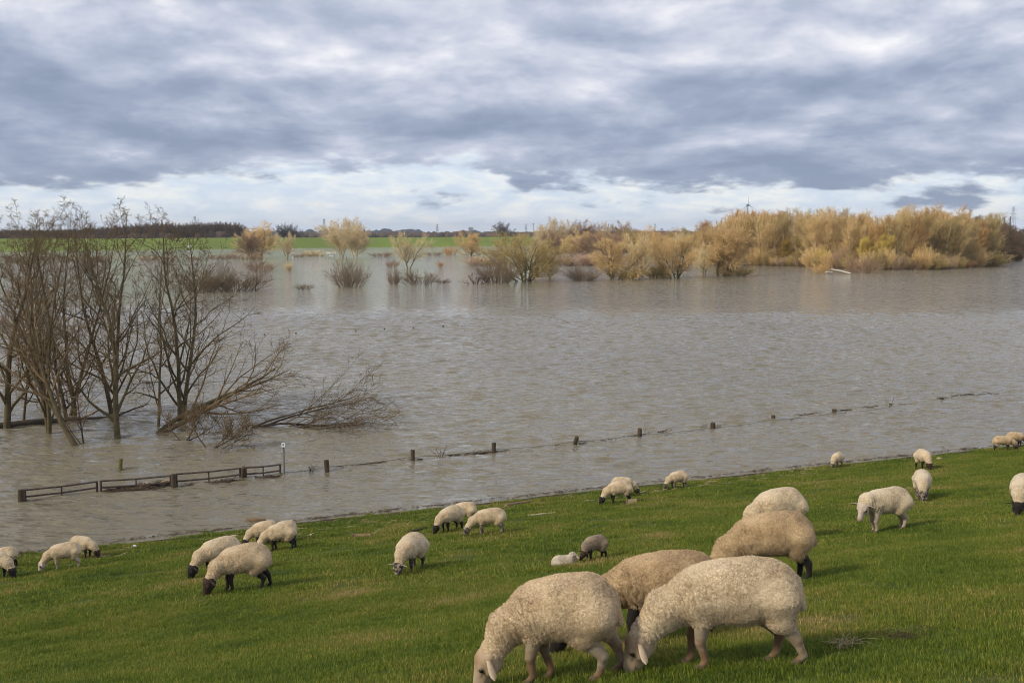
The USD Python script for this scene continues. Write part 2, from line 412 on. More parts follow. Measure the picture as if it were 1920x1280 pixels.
TWIG = {
    'brown': twig('twigs_brown', (0.115, 0.080, 0.042), (0.145, 0.098, 0.048), (0.175, 0.115, 0.055)),
    'gold': twig('twigs_gold', (0.52, 0.35, 0.15), (0.62, 0.43, 0.19), (0.70, 0.52, 0.25)),
    'orange': twig('twigs_orange', (0.50, 0.29, 0.115), (0.58, 0.35, 0.14), (0.64, 0.41, 0.17)),
    'yellow': twig('twigs_yellow', (0.55, 0.40, 0.08), (0.64, 0.47, 0.10), (0.70, 0.54, 0.14)),
    'straw': twig('twigs_straw', (0.58, 0.46, 0.26), (0.66, 0.53, 0.31), (0.72, 0.60, 0.36)),
    'olive': twig('twigs_olive', (0.36, 0.27, 0.105), (0.44, 0.33, 0.13), (0.50, 0.38, 0.16)),
    'pink': twig('twigs_pink', (0.42, 0.29, 0.20), (0.50, 0.34, 0.23), (0.55, 0.40, 0.27)),
    'rust': twig('twigs_rust', (0.26, 0.165, 0.10), (0.32, 0.205, 0.125), (0.37, 0.245, 0.15)),
    'grey': twig('twigs_grey', (0.20, 0.15, 0.095), (0.25, 0.185, 0.115), (0.29, 0.215, 0.13)),
    'dark': twig('twigs_dark', (0.045, 0.036, 0.03), (0.06, 0.046, 0.036), (0.075, 0.056, 0.04)),
    'far': twig('twigs_far', (0.085, 0.058, 0.042), (0.105, 0.070, 0.050), (0.125, 0.082, 0.056)),
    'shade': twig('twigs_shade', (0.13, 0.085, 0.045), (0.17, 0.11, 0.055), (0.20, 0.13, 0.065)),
}
CLASSES = {}


def species(key, trunk, crown, bark, twigs):
    """A kind of tree (height 1 unit = 1 m) kept as a class prim; every tree standing in the scene refers to it."""
    path = f'/World/kind_of_{key}'
    stage.CreateClassPrim(path)
    UsdGeom.Xform.Define(stage, path)
    stage.GetPrimAtPath(path).SetSpecifier(Sdf.SpecifierClass)
    if trunk is not None:
        part(path, 'trunk', join([tubes(*x) for x in trunk]), BARK[bark], True)
    part(path, 'crown' if trunk is not None else 'branches', join([tubes(*x) for x in crown]), TWIG[twigs], False)
    V = np.vstack([x[0].reshape(-1, 3) for x in (trunk or []) + crown])
    CLASSES[key] = (path, np.percentile(V[:, 2], 99.7), np.percentile(np.hypot(V[:, 0], V[:, 1]), 86) * 2)


def plant(key, label, cat, name, base, height, width, rot, group=None):
    path, h, w = CLASSES[key]
    o = thing(name, label, cat, base, rot, group, (width / w, width / w, height / h))
    o.GetPrim().GetReferences().AddInternalReference(path)
    o.GetPrim().SetInstanceable(True)
    return o


def make_tall(key, seed, bark, twigs, H=10.0, stems=1, lean=0.05, limb_ang=32, density=1.0, thick=0.16):
    """Upright flood-plain tree: stem(s), steep limbs, fine branches, twigs."""
    rng = np.random.default_rng(seed)
    p = np.zeros((stems, 3)) - [0, 0, 1.2]
    p[:, :2] = rng.normal(0, 0.12 * (stems > 1), (stems, 2))
    d = np.tile([0, 0, 1.0], (stems, 1)) + rng.normal(0, lean + 0.10 * (stems > 1), (stems, 3)) * [1, 1, 0]
    P0 = shoots(rng, p, d, rng.uniform(0.88, 1.0, stems) * (H + 1.0), np.full(stems, thick * 0.85), 12, 0.075, 0.02, 0.10)
    P1 = fork(rng, *P0, int(17 * density), 0.16, 0.96, limb_ang + 7, 0.46, 9, 0.15, 0.055, 0.58, 0.18, taper=0.62)
    P2 = fork(rng, *P1, int(7 * density), 0.18, 0.98, 46, 0.42, 6, 0.19, 0.05, 0.62, 0.25)
    P3 = fork(rng, *P2, 5, 0.22, 1.0, 48, 0.50, 4, 0.20, 0.04, 0.65, 0.4, Lmin=0.22)
    P4 = fork(rng, *P3, 3, 0.3, 1.0, 44, 0.55, 2, 0.1, 0.05, 0.8, 0.5, Lmin=0.12)
    for X in (P2, P3, P4):
        X[1][:] = np.maximum(X[1], 0.0065)
    species(key, [(*P0, 9), (*P1, 5)], [(*P2, 4), (*P3, 3), (*P4, 3)], bark, twigs)


def make_round(key, seed, bark, twigs, stems=5, H=7.0, spread=0.55, dense=1.0, thick=0.13, fine=0.009, low=0.15, wig=0.13, lift=0.06):
    """Broad willow: several stems from the base, dome of fine twigs."""
    rng = np.random.default_rng(seed)
    az = np.arange(stems) * 2 * math.pi / stems + rng.random(stems)
    tilt = rng.uniform(0.1, 1.0, stems) * spread
    d = np.stack([np.cos(az) * tilt, np.sin(az) * tilt, np.ones(stems)], 1)
    p = np.stack([np.cos(az) * 0.15, np.sin(az) * 0.15, np.full(stems, -0.6)], 1)
    P0 = shoots(rng, p, d, rng.uniform(0.75, 1.0, stems) * H, np.full(stems, thick) * rng.uniform(0.7, 1.1, stems), 9, wig * 0.8, 0.03, 0.22)
    P1 = fork(rng, *P0, int(10 * dense), low, 0.97, 46, 0.55, 7, wig, lift, 0.6, 0.25, taper=0.45)
    P2 = fork(rng, *P1, int(13 * dense), 0.12, 1.0, 46, 0.42, 4, wig, lift, 0.6, 0.35, taper=0.3)
    P3 = fork(rng, *P2, int(8 * dense), 0.10, 1.0, 40, 0.62, 2, 0.12, lift, 0.8, 0.6, Lmin=0.4)
    for X in (P2, P3):
        X[1][:] = np.maximum(X[1], fine)
    species(key, [(*P0, 7), (*P1, 4)], [(*P2, 3), (*P3, 3)], bark, twigs)


def make_plume(key, seed, bark, twigs, H=14.0, stems=5, fine=0.013, dense=1.0, wind=0.25):
    """Tall narrow willow or poplar of a thicket, plumed top bent by the wind."""
    rng = np.random.default_rng(seed)
    p = np.stack([rng.normal(0, 0.8, stems), rng.normal(0, 0.8, stems), np.full(stems, -0.6)], 1)
    d = np.tile([0, 0, 1.0], (stems, 1)) + rng.normal(0, 0.10, (stems, 3)) * [1, 1, 0]
    P0 = shoots(rng, p, d, rng.uniform(0.8, 1.0, stems) * (H + 0.5), np.full(stems, 0.19), 10, 0.055, 0.02, 0.15)
    P0[0][:, :, 0] += wind * np.linspace(0, 1, 10) ** 3 * 2.2
    P1 = fork(rng, *P0, int(13 * dense), 0.06, 0.97, 25, 0.33, 6, 0.09, 0.09, 0.6, 0.2, taper=0.5)
    P1[1][:] = np.maximum(P1[1], 0.032)
    P2 = fork(rng, *P1, int(11 * dense), 0.10, 1.0, 38, 0.46, 4, 0.12, 0.08, 0.6, 0.35, taper=0.3)
    P3 = fork(rng, *P2, int(7 * dense), 0.10, 1.0, 34, 0.62, 2, 0.10, 0.08, 0.8, 0.6, Lmin=0.6)
    for X in (P2, P3):
        X[1][:] = np.maximum(X[1], fine)
        X[0][..., 0] += wind * 0.10 * np.maximum(X[0][..., 2] - X[0][:, :1, 2], 0)
    species(key, [(*P0, 6), (*P1, 4)], [(*P2, 3), (*P3, 3)], bark, twigs)


def make_shrub(key, seed, bark, twigs, stems=46, H=2.2, spread=0.8, fine=0.006, kids=7, kids2=5, wig=0.10, thick=0.022):
    """Fan of stems rising out of the water."""
    rng = np.random.default_rng(seed)
    az, u = rng.random(stems) * 2 * math.pi, np.sqrt(rng.random(stems))
    d = np.stack([np.cos(az) * u * spread, np.sin(az) * u * spread, np.ones(stems)], 1)
    p = np.stack([np.cos(az) * u * 0.35 * H * spread, np.sin(az) * u * 0.35 * H * spread, np.full(stems, -0.35)], 1)
    P0 = shoots(rng, p, d, rng.uniform(0.6, 1.1, stems) * H * (1.15 - 0.3 * u), np.full(stems, thick), 6, wig, 0.05, 0.3)
    P1 = fork(rng, *P0, kids, 0.2, 1.0, 28, 0.5, 4, wig, 0.06, 0.6, 0.4, taper=0.4)
    P2 = fork(rng, *P1, kids2, 0.2, 1.0, 28, 0.55, 3, wig, 0.05, 0.7, 0.5, Lmin=0.1 * H)
    for X in (P0, P1, P2):
        X[1][:] = np.maximum(X[1], fine)
    species(key, None, [(*P0, 4), (*P1, 3), (*P2, 3)], bark, twigs)


# kinds
make_tall('flood_tree_a', 11, 'green', 'brown', stems=1, density=1.1, thick=0.20)
make_tall('flood_tree_b', 12, 'green', 'brown', stems=2, density=0.9, thick=0.15)
make_tall('flood_tree_c', 13, 'green', 'brown', stems=1, limb_ang=40, density=1.0, thick=0.15, lean=0.12)
make_tall('flood_tree_d', 14, 'green', 'brown', stems=3, density=0.75, thick=0.13)
make_tall('young_tree', 15, 'dark', 'brown', H=6.0, stems=1, density=0.8, thick=0.07)
make_round('olive_willow_a', 21, 'olive', 'olive', stems=7, spread=0.95, dense=1.0, fine=0.011, low=0.08)
make_round('olive_willow_b', 22, 'olive', 'gold', stems=4, spread=0.7, dense=1.15, fine=0.011, low=0.08)
make_round('crooked_willow', 23, 'olive', 'gold', stems=3, spread=0.6, dense=1.25, wig=0.2, thick=0.2, low=0.2, fine=0.011)
make_round('thin_willow', 24, 'olive', 'straw', stems=3, spread=0.45, dense=1.1, fine=0.011)
make_round('pale_poplar', 25, 'pale', 'straw', stems=4, H=11.0, spread=0.38, dense=1.2, thick=0.15, fine=0.020, low=0.15)
make_round('gold_crown_tree', 26, 'olive', 'gold', stems=5, H=9.0, spread=0.5, dense=1.05, fine=0.018)
make_round('rust_tree', 27, 'grey', 'rust', stems=5, H=9.0, spread=0.55, dense=1.05, fine=0.018)
make_round('dark_oak', 28, 'dark', 'dark', stems=9, H=12.0, spread=1.05, dense=0.8, fine=0.03, thick=0.3)
make_plume('wood_gold_a', 31, 'olive', 'gold')
make_plume('wood_gold_b', 32, 'pale', 'gold', stems=5)
make_plume('wood_orange', 33, 'olive', 'orange', stems=5)
make_plume('wood_olive', 34, 'pale', 'olive', stems=5)
make_plume('wood_yellow', 35, 'olive', 'yellow', H=9.0, stems=4)
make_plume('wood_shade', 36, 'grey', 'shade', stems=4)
make_shrub('grey_shrub', 41, 'grey', 'grey', stems=60, spread=0.95)
make_shrub('brown_shrub', 42, 'grey', 'rust', stems=40, spread=0.9, kids=6, kids2=4)
make_shrub('pink_shrub', 43, 'grey', 'pink', stems=70, spread=1.0, fine=0.010)
make_shrub('yellow_shrub', 44, 'grey', 'yellow', stems=60, spread=0.7, fine=0.009)
make_shrub('olive_shrub', 45, 'grey', 'olive', stems=60, spread=0.9, fine=0.010)
make_shrub('gold_shrub', 49, 'grey', 'gold', stems=60, spread=0.6, fine=0.010)
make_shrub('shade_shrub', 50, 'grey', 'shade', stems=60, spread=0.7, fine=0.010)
make_shrub('dark_brush', 46, 'grey', 'brown', stems=40, spread=0.9, kids=6, kids2=4)
make_shrub('orange_reed', 47, 'grey', 'orange', stems=34, spread=0.4, kids=4, kids2=3, fine=0.007)
make_shrub('straw_reed', 52, 'grey', 'straw', stems=60, spread=0.35, kids=3, kids2=2, fine=0.006)
make_shrub('dead_snag', 48, 'grey', 'dark', stems=13, spread=1.1, kids=4, kids2=2, wig=0.22, thick=0.05, fine=0.016)


def grow_at(key, label, cat, name, px, py, top, wide, group=None, rot=None, k=[0]):
    """Plant where the sight line through (px, py) meets the water, as tall and wide as the photograph shows."""
    p = at_water(px, py)
    s = px_size(p)
    k[0] += 1
    return plant(key, label, cat, name, p, (py - top) / s, wide / s, (k[0] * 77.3) % 360 if rot is None else rot, group)


# trees standing in the water at the left
LT = 'bare trees standing in the flood at the left'
for key, label, px, py, top, wide, rot in [
    ('flood_tree_a', 'bare tree with straight trunk rising from the water just left of the leaning pair', 217, 822, 380, 200, 20),
    ('flood_tree_b', 'bare twin stemmed tree, right one of the upright pair beside the leaning tree', 343, 792, 398, 210, 130),
    ('flood_tree_c', 'bare upright tree with pale trunk behind the foot of the leaning tree', 293, 800, 384, 210, 75),
    ('flood_tree_d', 'bare many stemmed tree behind the log at the left', 128, 780, 388, 260, 200),
    ('flood_tree_a', 'bare tree leaning out of the water at the left edge', 16, 803, 378, 220, 250),
    ('flood_tree_c', 'bare slim tree standing on the floating log near the left edge', 40, 788, 400, 180, 330),
    ('flood_tree_b', 'bare slim trunk in front of the floating log at the left', 89, 815, 420, 190, 10),
    ('young_tree', 'small crooked bare tree rising next to the slanting trunk at the left', 160, 832, 640, 110, 100),
    ('flood_tree_d', 'bare dense tree at the back of the left clump', 95, 742, 402, 230, 60),
    ('flood_tree_b', 'bare tree at the back between the log and the upright pair', 212, 775, 380, 200, 290),
    ('flood_tree_c', 'bare tree partly cut by the left picture edge', -55, 790, 400, 240, 160),
]:
    grow_at(key, label, 'tree', 'bare_tree', px, py, top, wide, LT, rot)


def leaner(name, label, seed, px, py, dirs, L, thick, cat='tree', sub=(9, 7, 6, 3), lift=0.03, bark='green', z0=-0.25, wig=0.05):
    """A tree or broken crown that leans or lies in the water."""
    rng = np.random.default_rng(seed)
    base = at_water(px, py)
    d = np.array(dirs, float)
    n = len(d)
    P0 = shoots(rng, np.tile([0.0, 0, z0], (n, 1)) + rng.normal(0, 0.06, (n, 3)), d, np.full(n, L) * rng.uniform(0.85, 1.0, n), np.full(n, thick) * rng.uniform(0.6, 1, n), 10, wig, lift, 0.2)
    P1 = fork(rng, *P0, sub[0], 0.22, 0.96, 34, 0.6, 7, 0.10, lift + 0.02, 0.6, 0.22, taper=0.5)
    P2 = fork(rng, *P1, sub[1], 0.2, 1.0, 30, 0.42, 5, 0.10, lift, 0.6, 0.3)
    P3 = fork(rng, *P2, sub[2], 0.2, 1.0, 32, 0.5, 3, 0.12, lift, 0.65, 0.5, Lmin=0.2)
    X = [P1, P2, P3]
    for Y in X:
        Y[1][:] = np.maximum(Y[1], 0.006)
    o = thing(name, label, cat, base)
    part(o, 'trunk', join([tubes(*P0, 8)]), BARK[bark], True)
    part(o, 'crown', join([tubes(*P1, 5), tubes(*P2, 3), tubes(*P3, 3)]), TWIG['brown'], False)
    return o


leaner('leaning_tree', 'bare tree leaning far to the right over the water, base at the left clump', 61, 290, 812, [(0.90, 0.2, 0.36), (0.80, 0.3, 0.75)], 6.4, 0.13, sub=(9, 7, 6), lift=0.0, wig=0.08)
leaner('slanting_tree', 'dark trunk slanting up to the left from the water in the left clump', 62, 154, 836, [(-0.45, 0.1, 0.9), (-0.62, 0.3, 0.8)], 6.5, 0.13, lift=0.01)
leaner('fallen_crown', 'bare crown of a fallen tree fanned out on the water right of the leaning tree', 63, 474, 803,
       [(0.97, 0.12, 0.10), (0.95, 0.2, 0.17), (0.96, -0.05, 0.05), (0.92, 0.3, 0.24), (0.97, 0.05, 0.02), (0.9, -0.1, 0.12), (0.88, 0.2, 0.30)], 5.4, 0.055, sub=(8, 6, 5), lift=-0.004, bark='dark', z0=-0.05)
leaner('sunken_branch', 'low reddish brown branch tips sticking out of the water below the leaning tree', 64, 395, 842, [(0.9, 0.0, 0.25), (0.8, 0.2, 0.4), (0.6, -0.1, 0.45), (-0.3, 0.1, 0.35)], 1.7, 0.03, sub=(9, 6, 4), bark='dark', z0=-0.1, cat='branch')
leaner('brush_at_trunk', 'tangled brush at the foot of the leaning tree', 65, 350, 828, [(0.5, 0, 0.6), (-0.5, 0.1, 0.6), (0.2, -0.1, 0.8), (0.7, 0.1, 0.3)], 1.6, 0.03, sub=(8, 6, 4), bark='dark', z0=-0.1, cat='brush')

# trees and shrubs in the flooded meadow, nearest first
MB = [
    ('olive_willow_a', 'largest olive brown willow in the middle of the water, forked from its base', 'tree', 'willow', 985, 527, 437, 128),
    ('grey_shrub', 'pale twiggy shrub at the left foot of the largest willow', 'shrub', 'shrub', 932, 530, 480, 66),
    ('thin_willow', 'small leaning willow at the right foot of the largest willow', 'tree', 'willow', 1030, 524, 470, 36),
    ('dead_snag', 'dark dead snag in the water left of the largest willow', 'snag', 'snag', 893, 532, 508, 38),
    ('grey_shrub', 'round grey fan shaped shrub alone in the water left of centre', 'shrub', 'shrub', 656, 538, 483, 66),
    ('dark_brush', 'small low dark bush alone in the water, leftmost of the open ones', 'bush', 'bush', 571, 543, 529, 32),
    ('dark_brush', 'wide low brush between the lone grey shrub and the dead snag', 'bush', 'bush', 786, 533, 500, 66),
    ('grey_shrub', 'narrow upright shrub at the left end of the wide low brush', 'shrub', 'shrub', 738, 533, 503, 22),
    ('dark_brush', 'thin low twigs at the right end of the wide low brush', 'bush', 'bush', 829, 531, 521, 30),
    ('grey_shrub', 'low grey shrub right of the largest willow', 'shrub', 'shrub', 1094, 526, 497, 62),
    ('olive_willow_b', 'broad golden olive willow, second tree right of the largest willow', 'tree', 'willow', 1150, 524, 440, 92),
    ('thin_willow', 'slender straw coloured willow between two broad golden willows', 'tree', 'willow', 1200, 523, 438, 50),
    ('olive_willow_b', 'broad golden willow with dark forked trunk left of the crooked one', 'tree', 'willow', 1268, 521, 436, 88),
    ('crooked_willow', 'crooked golden willow with thick short trunk, rightmost of the row in the water', 'tree', 'willow', 1351, 517, 428, 84),
    ('thin_willow', 'small yellow willow beside the crooked willow', 'tree', 'willow', 1320, 516, 454, 40),
    ('olive_shrub', 'low spreading branches in the water under the crooked willow', 'shrub', 'shrub', 1378, 517, 496, 56),
    ('olive_shrub', 'low shrub at the foot of the broad golden willow with forked trunk', 'shrub', 'shrub', 1232, 521, 490, 46),
    ('olive_shrub', 'twiggy shrub under the second tree right of the largest willow', 'shrub', 'shrub', 1180, 524, 496, 40),
    ('pink_shrub', 'wide pinkish thicket behind and right of the largest willow', 'thicket', 'thicket', 1070, 497, 474, 110),
    ('pink_shrub', 'pinkish low thicket left behind the largest willow', 'thicket', 'thicket', 912, 498, 479, 66),
    ('pink_shrub', 'pinkish thicket behind the second tree right of the largest willow', 'thicket', 'thicket', 1130, 497, 472, 60),
    ('orange_reed', 'small orange tuft alone in the water between willow and yellow tree', 'tuft', 'tuft', 825, 500, 488, 16),
    ('thin_willow', 'yellowish tree with several stems standing in the water left of the orange bush', 'tree', 'willow', 766, 503, 435, 54),
    ('brown_shrub', 'reddish bush at the left foot of the yellowish many stemmed tree', 'bush', 'bush', 736, 501, 482, 26),
    ('orange_reed', 'bright orange willow bush between two olive trees', 'bush', 'bush', 845, 478, 457, 28),
    ('olive_willow_b', 'olive tree right of the bright orange bush', 'tree', 'willow', 882, 480, 434, 50),
    ('brown_shrub', 'low rusty bush left of the bright orange bush', 'bush', 'bush', 812, 479, 469, 34),
    ('brown_shrub', 'low rusty bush right of the pale tree pair', 'bush', 'bush', 718, 481, 470, 44),
    ('pale_poplar', 'tall pale yellow tree with light trunk, left of the pair by the white board', 'tree', 'poplar', 640, 483, 408, 56),
    ('pale_poplar', 'pale yellow tree with light trunk, right of the pair by the white board', 'tree', 'poplar', 668, 484, 417, 50),
    ('straw_reed', 'pale reeds along the water left of the white board', 'reeds', 'reeds', 590, 480, 466, 44),
    ('gold_crown_tree', 'golden grey tree with round crown in front of the dark wood end', 'tree', 'tree', 490, 482, 416, 60),
    ('rust_tree', 'rusty brown tree joined to the golden grey one in front of the dark wood', 'tree', 'tree', 472, 484, 436, 44),
    ('brown_shrub', 'reddish brown thicket under the golden grey tree', 'thicket', 'thicket', 462, 486, 468, 62),
    ('thin_willow', 'slim greenish yellow tree left of the striped marker', 'tree', 'tree', 538, 485, 435, 28),
    ('brown_shrub', 'dense reddish bush in open water below the golden grey tree', 'bush', 'bush', 490, 508, 484, 54),
    ('straw_reed', 'tiny yellow shrub alone in the water below the slim tree', 'shrub', 'shrub', 541, 507, 487, 16),
    ('dark_brush', 'wide brown brush right of the left tree clump', 'brush', 'brush', 448, 545, 503, 92),
    ('young_tree', 'thin bare sapling rising from the wide brown brush', 'sapling', 'sapling', 477, 545, 482, 60),
    ('dark_brush', 'brown brush showing behind the right trees of the left clump', 'brush', 'brush', 372, 547, 494, 74),
    ('grey_shrub', 'greyish twiggy shrub at the left end of the wide brown brush', 'shrub', 'shrub', 408, 546, 488, 60),
    ('brown_shrub', 'low rusty bush left of the striped marker', 'bush', 'bush', 562, 482, 474, 26),
    ('brown_shrub', 'low dark hedge in the water behind the left clump', 'hedge', 'hedge', 285, 487, 477, 56),
    ('brown_shrub', 'small dark bush right of the low dark hedge', 'bush', 'bush', 318, 487, 477, 26),
    ('brown_shrub', 'tiny dark bush below the white sign across the water', 'bush', 'bush', 366, 487, 479, 22),
    ('brown_shrub', 'small bush left of the reddish brown thicket', 'bush', 'bush', 402, 486, 474, 24),
    ('brown_shrub', 'rounded dark bush next to the reddish brown thicket', 'bush', 'bush', 424, 486, 474, 26),
    ('brown_shrub', 'long low bush strip behind the middle of the left clump', 'bush', 'bush', 160, 489, 475, 90),
    ('brown_shrub', 'long low bush strip behind the left edge trees', 'bush', 'bush', 60, 491, 472, 110),
    # second row behind the golden willows
    ('pale_poplar', 'tall pale bare tree rising behind the largest willow', 'tree', 'poplar', 1048, 472, 408, 40),
    ('pale_poplar', 'pale pinkish tree top left of the tall pale one behind the largest willow', 'tree', 'poplar', 1018, 472, 420, 34),
    ('rust_tree', 'dark reddish round tree behind the willows, right of the tall pale one', 'tree', 'tree', 1090, 472, 413, 52),
    ('thin_willow', 'greyish tree between the dark reddish tree and the next rusty one', 'tree', 'tree', 1125, 472, 416, 36),
    ('rust_tree', 'rusty tree top above the second tree right of the largest willow', 'tree', 'tree', 1166, 472, 415, 44),
    ('gold_crown_tree', 'golden brown tree behind the slender straw coloured willow', 'tree', 'tree', 1210, 474, 424, 56),
    ('gold_crown_tree', 'golden brown tree behind the broad willow with forked trunk', 'tree', 'tree', 1290, 474, 428, 66),
    ('olive_willow_a', 'olive tree filling the gap behind the low grey shrub', 'tree', 'tree', 1060, 474, 440, 60),
    ('gold_crown_tree', 'olive gold tree behind the pinkish thicket', 'tree', 'tree', 1120, 474, 432, 64),
    ('rust_tree', 'reddish low tree left of the big golden wood', 'tree', 'tree', 1250, 472, 430, 56),
    ('brown_shrub', 'dark rusty bush under the tall pale tree', 'bush', 'bush', 1082, 470, 455, 44),
]
for key, label, cat, name, px, py, top, wide in MB:
    grow_at(key, label, cat, name, px, py, top, wide * 1.14, 'trees and shrubs in the flooded meadow')

# belt of trees closing the view behind the golden willows
rng = np.random.default_rng(78)
BK = [('gold_crown_tree', 'golden brown'), ('olive_willow_b', 'golden olive'), ('rust_tree', 'rusty'), ('thin_willow', 'straw coloured'), ('olive_willow_a', 'olive')]
NTH = 'first second third fourth fifth sixth seventh eighth ninth tenth eleventh twelfth thirteenth fourteenth fifteenth sixteenth seventeenth eighteenth nineteenth twentieth'.split()
for k, x in enumerate(np.linspace(1008, 1330, 18)):
    key, nm = BK[int(rng.integers(5))]
    grow_at(key, f'{nm} tree, {NTH[k]} from left in the belt behind the golden willows', 'tree', 'belt_tree', x + rng.normal(0, 4), 484 + rng.uniform(-6, 6), 436 + rng.uniform(-9, 8), rng.uniform(36, 58), 'belt of trees behind the willows')

# the golden wood standing in the water at the right
rng = np.random.default_rng(77)
edge = [(1325, 497), (1400, 497), (1480, 498), (1560, 502), (1640, 505), (1720, 505), (1790, 503), (1840, 499), (1880, 492), (1920, 486), (1990, 480)]
tops = [(1310, 440), (1330, 408), (1360, 398), (1400, 393), (1440, 389), (1480, 391), (1540, 386), (1580, 396), (1620, 394), (1655, 398), (1690, 380), (1735, 385), (1780, 389), (1800, 402), (1850, 392), (1880, 408), (1920, 418), (1990, 420)]
ex, ey = zip(*edge)
tx, ty = zip(*tops)
WK = {'wood_gold_a': 'golden plumed wood willow', 'wood_gold_b': 'golden pale stemmed wood willow', 'wood_orange': 'orange tinted bare wood willow', 'wood_olive': 'olive toned bare wood tree',
      'wood_yellow': 'short bright yellow wood willow', 'wood_shade': 'dull brown bare wood tree'}
ORD = 'first second third fourth fifth sixth seventh eighth ninth tenth eleventh twelfth thirteenth fourteenth fifteenth sixteenth seventeenth eighteenth nineteenth'.split()
ORD += ['twentieth'] + ['twenty ' + o for o in ORD[:9]] + ['thirtieth'] + ['thirty ' + o for o in ORD[:9]] + ['fortieth'] + ['forty ' + o for o in ORD[:9]]
WROW = ['front', 'middle', 'back']
for row, (off, step) in enumerate([(2, 21), (14, 24), (28, 26)]):
    x, nth = 1322 + row * 8, 0
    while x < 1975:
        p = at_water(x, np.interp(x, ex, ey))
        dirn = np.array([p[0], p[1], 0]) / np.hypot(p[0], p[1])
        q = p + dirn * (off + rng.uniform(-2, 4)) + np.array([rng.normal(0, 0.8), 0, 0])
        xx, _ = project(q)
        topy = np.interp(xx, tx, ty) + rng.uniform(-4, 12) + (16 if row == 0 else 7 if row == 1 else 0) * rng.random()
        s = px_size(q)
        by = project(q)[1]
        u = rng.random()
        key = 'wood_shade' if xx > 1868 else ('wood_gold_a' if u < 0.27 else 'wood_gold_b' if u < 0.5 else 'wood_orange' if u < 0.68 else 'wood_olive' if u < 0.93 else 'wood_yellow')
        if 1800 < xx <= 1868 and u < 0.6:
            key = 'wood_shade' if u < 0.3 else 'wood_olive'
        if key == 'wood_yellow' and row > 0:
            key = 'wood_gold_a'
        hgt = max((by - topy) / s, 4.0) * (0.62 if key == 'wood_yellow' else 1)
        plant(key, f'{WK[key]}, {ORD[nth]} from left in the {WROW[row]} row', 'tree', 'wood_tree', q, hgt, rng.uniform(5.0, 7.2), rng.uniform(-40, 40), 'trees of the flooded golden wood')
        nth += 1
        x += step * rng.uniform(0.8, 1.2)
for key, label, px, py, top, wide in [
    ('orange_reed', 'tuft of upright stems in open water before the golden wood', 1536, 513, 488, 34),
    ('brown_shrub', 'reddish brown bush in front of the golden wood at the white driftwood', 1606, 512, 476, 44),
    ('brown_shrub', 'reddish brown bush right of the white driftwood', 1634, 512, 470, 40),
    ('yellow_shrub', 'bright yellow willow bush at the front of the golden wood', 1500, 497, 470, 46),
    ('yellow_shrub', 'yellow willow bush left of the reddish bush at the driftwood', 1545, 501, 466, 40),
    ('pink_shrub', 'pinkish grey low bush left of the bright yellow one', 1462, 497, 476, 40),
    ('olive_shrub', 'olive low bush at the left end of the golden wood', 1405, 497, 472, 46),
    ('pink_shrub', 'pale grey bush at the waterline right of the reddish bushes', 1672, 504, 482, 44),
    ('olive_shrub', 'olive bush in the shaded right corner of the golden wood', 1850, 499, 470, 74),
    ('orange_reed', 'rust coloured growth at the foot of the shaded olive bush', 1808, 502, 484, 40),
    ('olive_shrub', 'olive undergrowth between pale grey bush and rust coloured growth', 1740, 505, 476, 66),
    ('brown_shrub', 'brown undergrowth right of the pale grey bush', 1705, 505, 478, 44),
    ('olive_shrub', 'olive undergrowth behind the reddish bushes', 1590, 503, 474, 44),
]:
    grow_at(key, label, 'bush', 'bush', px, py, top, wide, 'bushes along the golden wood')

x, nth = 1330, 0
while x < 1960:
    p = at_water(x, np.interp(x, ex, ey) + 0.6)
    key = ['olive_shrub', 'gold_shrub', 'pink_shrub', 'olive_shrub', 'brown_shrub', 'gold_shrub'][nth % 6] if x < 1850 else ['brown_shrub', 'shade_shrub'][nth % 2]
    nm = {'olive_shrub': 'olive', 'gold_shrub': 'golden', 'pink_shrub': 'pinkish grey', 'brown_shrub': 'reddish brown', 'shade_shrub': 'dull brown'}[key]
    plant(key, f'{nm} low bush, {ORD[nth]} from left along the foot of the golden wood', 'bush', 'bush', p, rng.uniform(2.2, 5.2), rng.uniform(3.2, 5.0), nth * 61.0, 'undergrowth of the golden wood')
    nth += 1
    x += 17 * rng.uniform(0.8, 1.25)

# ---------------------------------------------------------------- sheep
def smin(a, b, k):
    h = np.clip(0.5 + 0.5 * (b - a) / k, 0, 1)
    return b * (1 - h) + a * h - k * h * (1 - h)


def cone(a, b, r1, r2):
    a, b = np.asarray(a, np.float32), np.asarray(b, np.float32)
    ab = b - a
    den = float(ab @ ab) + 1e-9

    def f(p):
        t = np.clip((p - a) @ ab / den, 0, 1)
        return np.linalg.norm(p - a - t[:, None] * ab, axis=1) - (r1 + (r2 - r1) * t)
    return f


def ell(c, r, rot=None):
    c, r = np.asarray(c, np.float32), np.asarray(r, np.float32)

    def f(p):
        q = p - c
        if rot is not None:
            q = q @ rot
        k0 = np.linalg.norm(q / r, axis=1)
        k1 = np.linalg.norm(q / (r * r), axis=1) + 1e-9
        return k0 * (k0 - 1) / k1
    return f


def blend(prims, p, grow=0.0):
    d = None
    for f, k in prims:
        x = f(p) - grow
        d = x if d is None else smin(d, x, k)
    return d


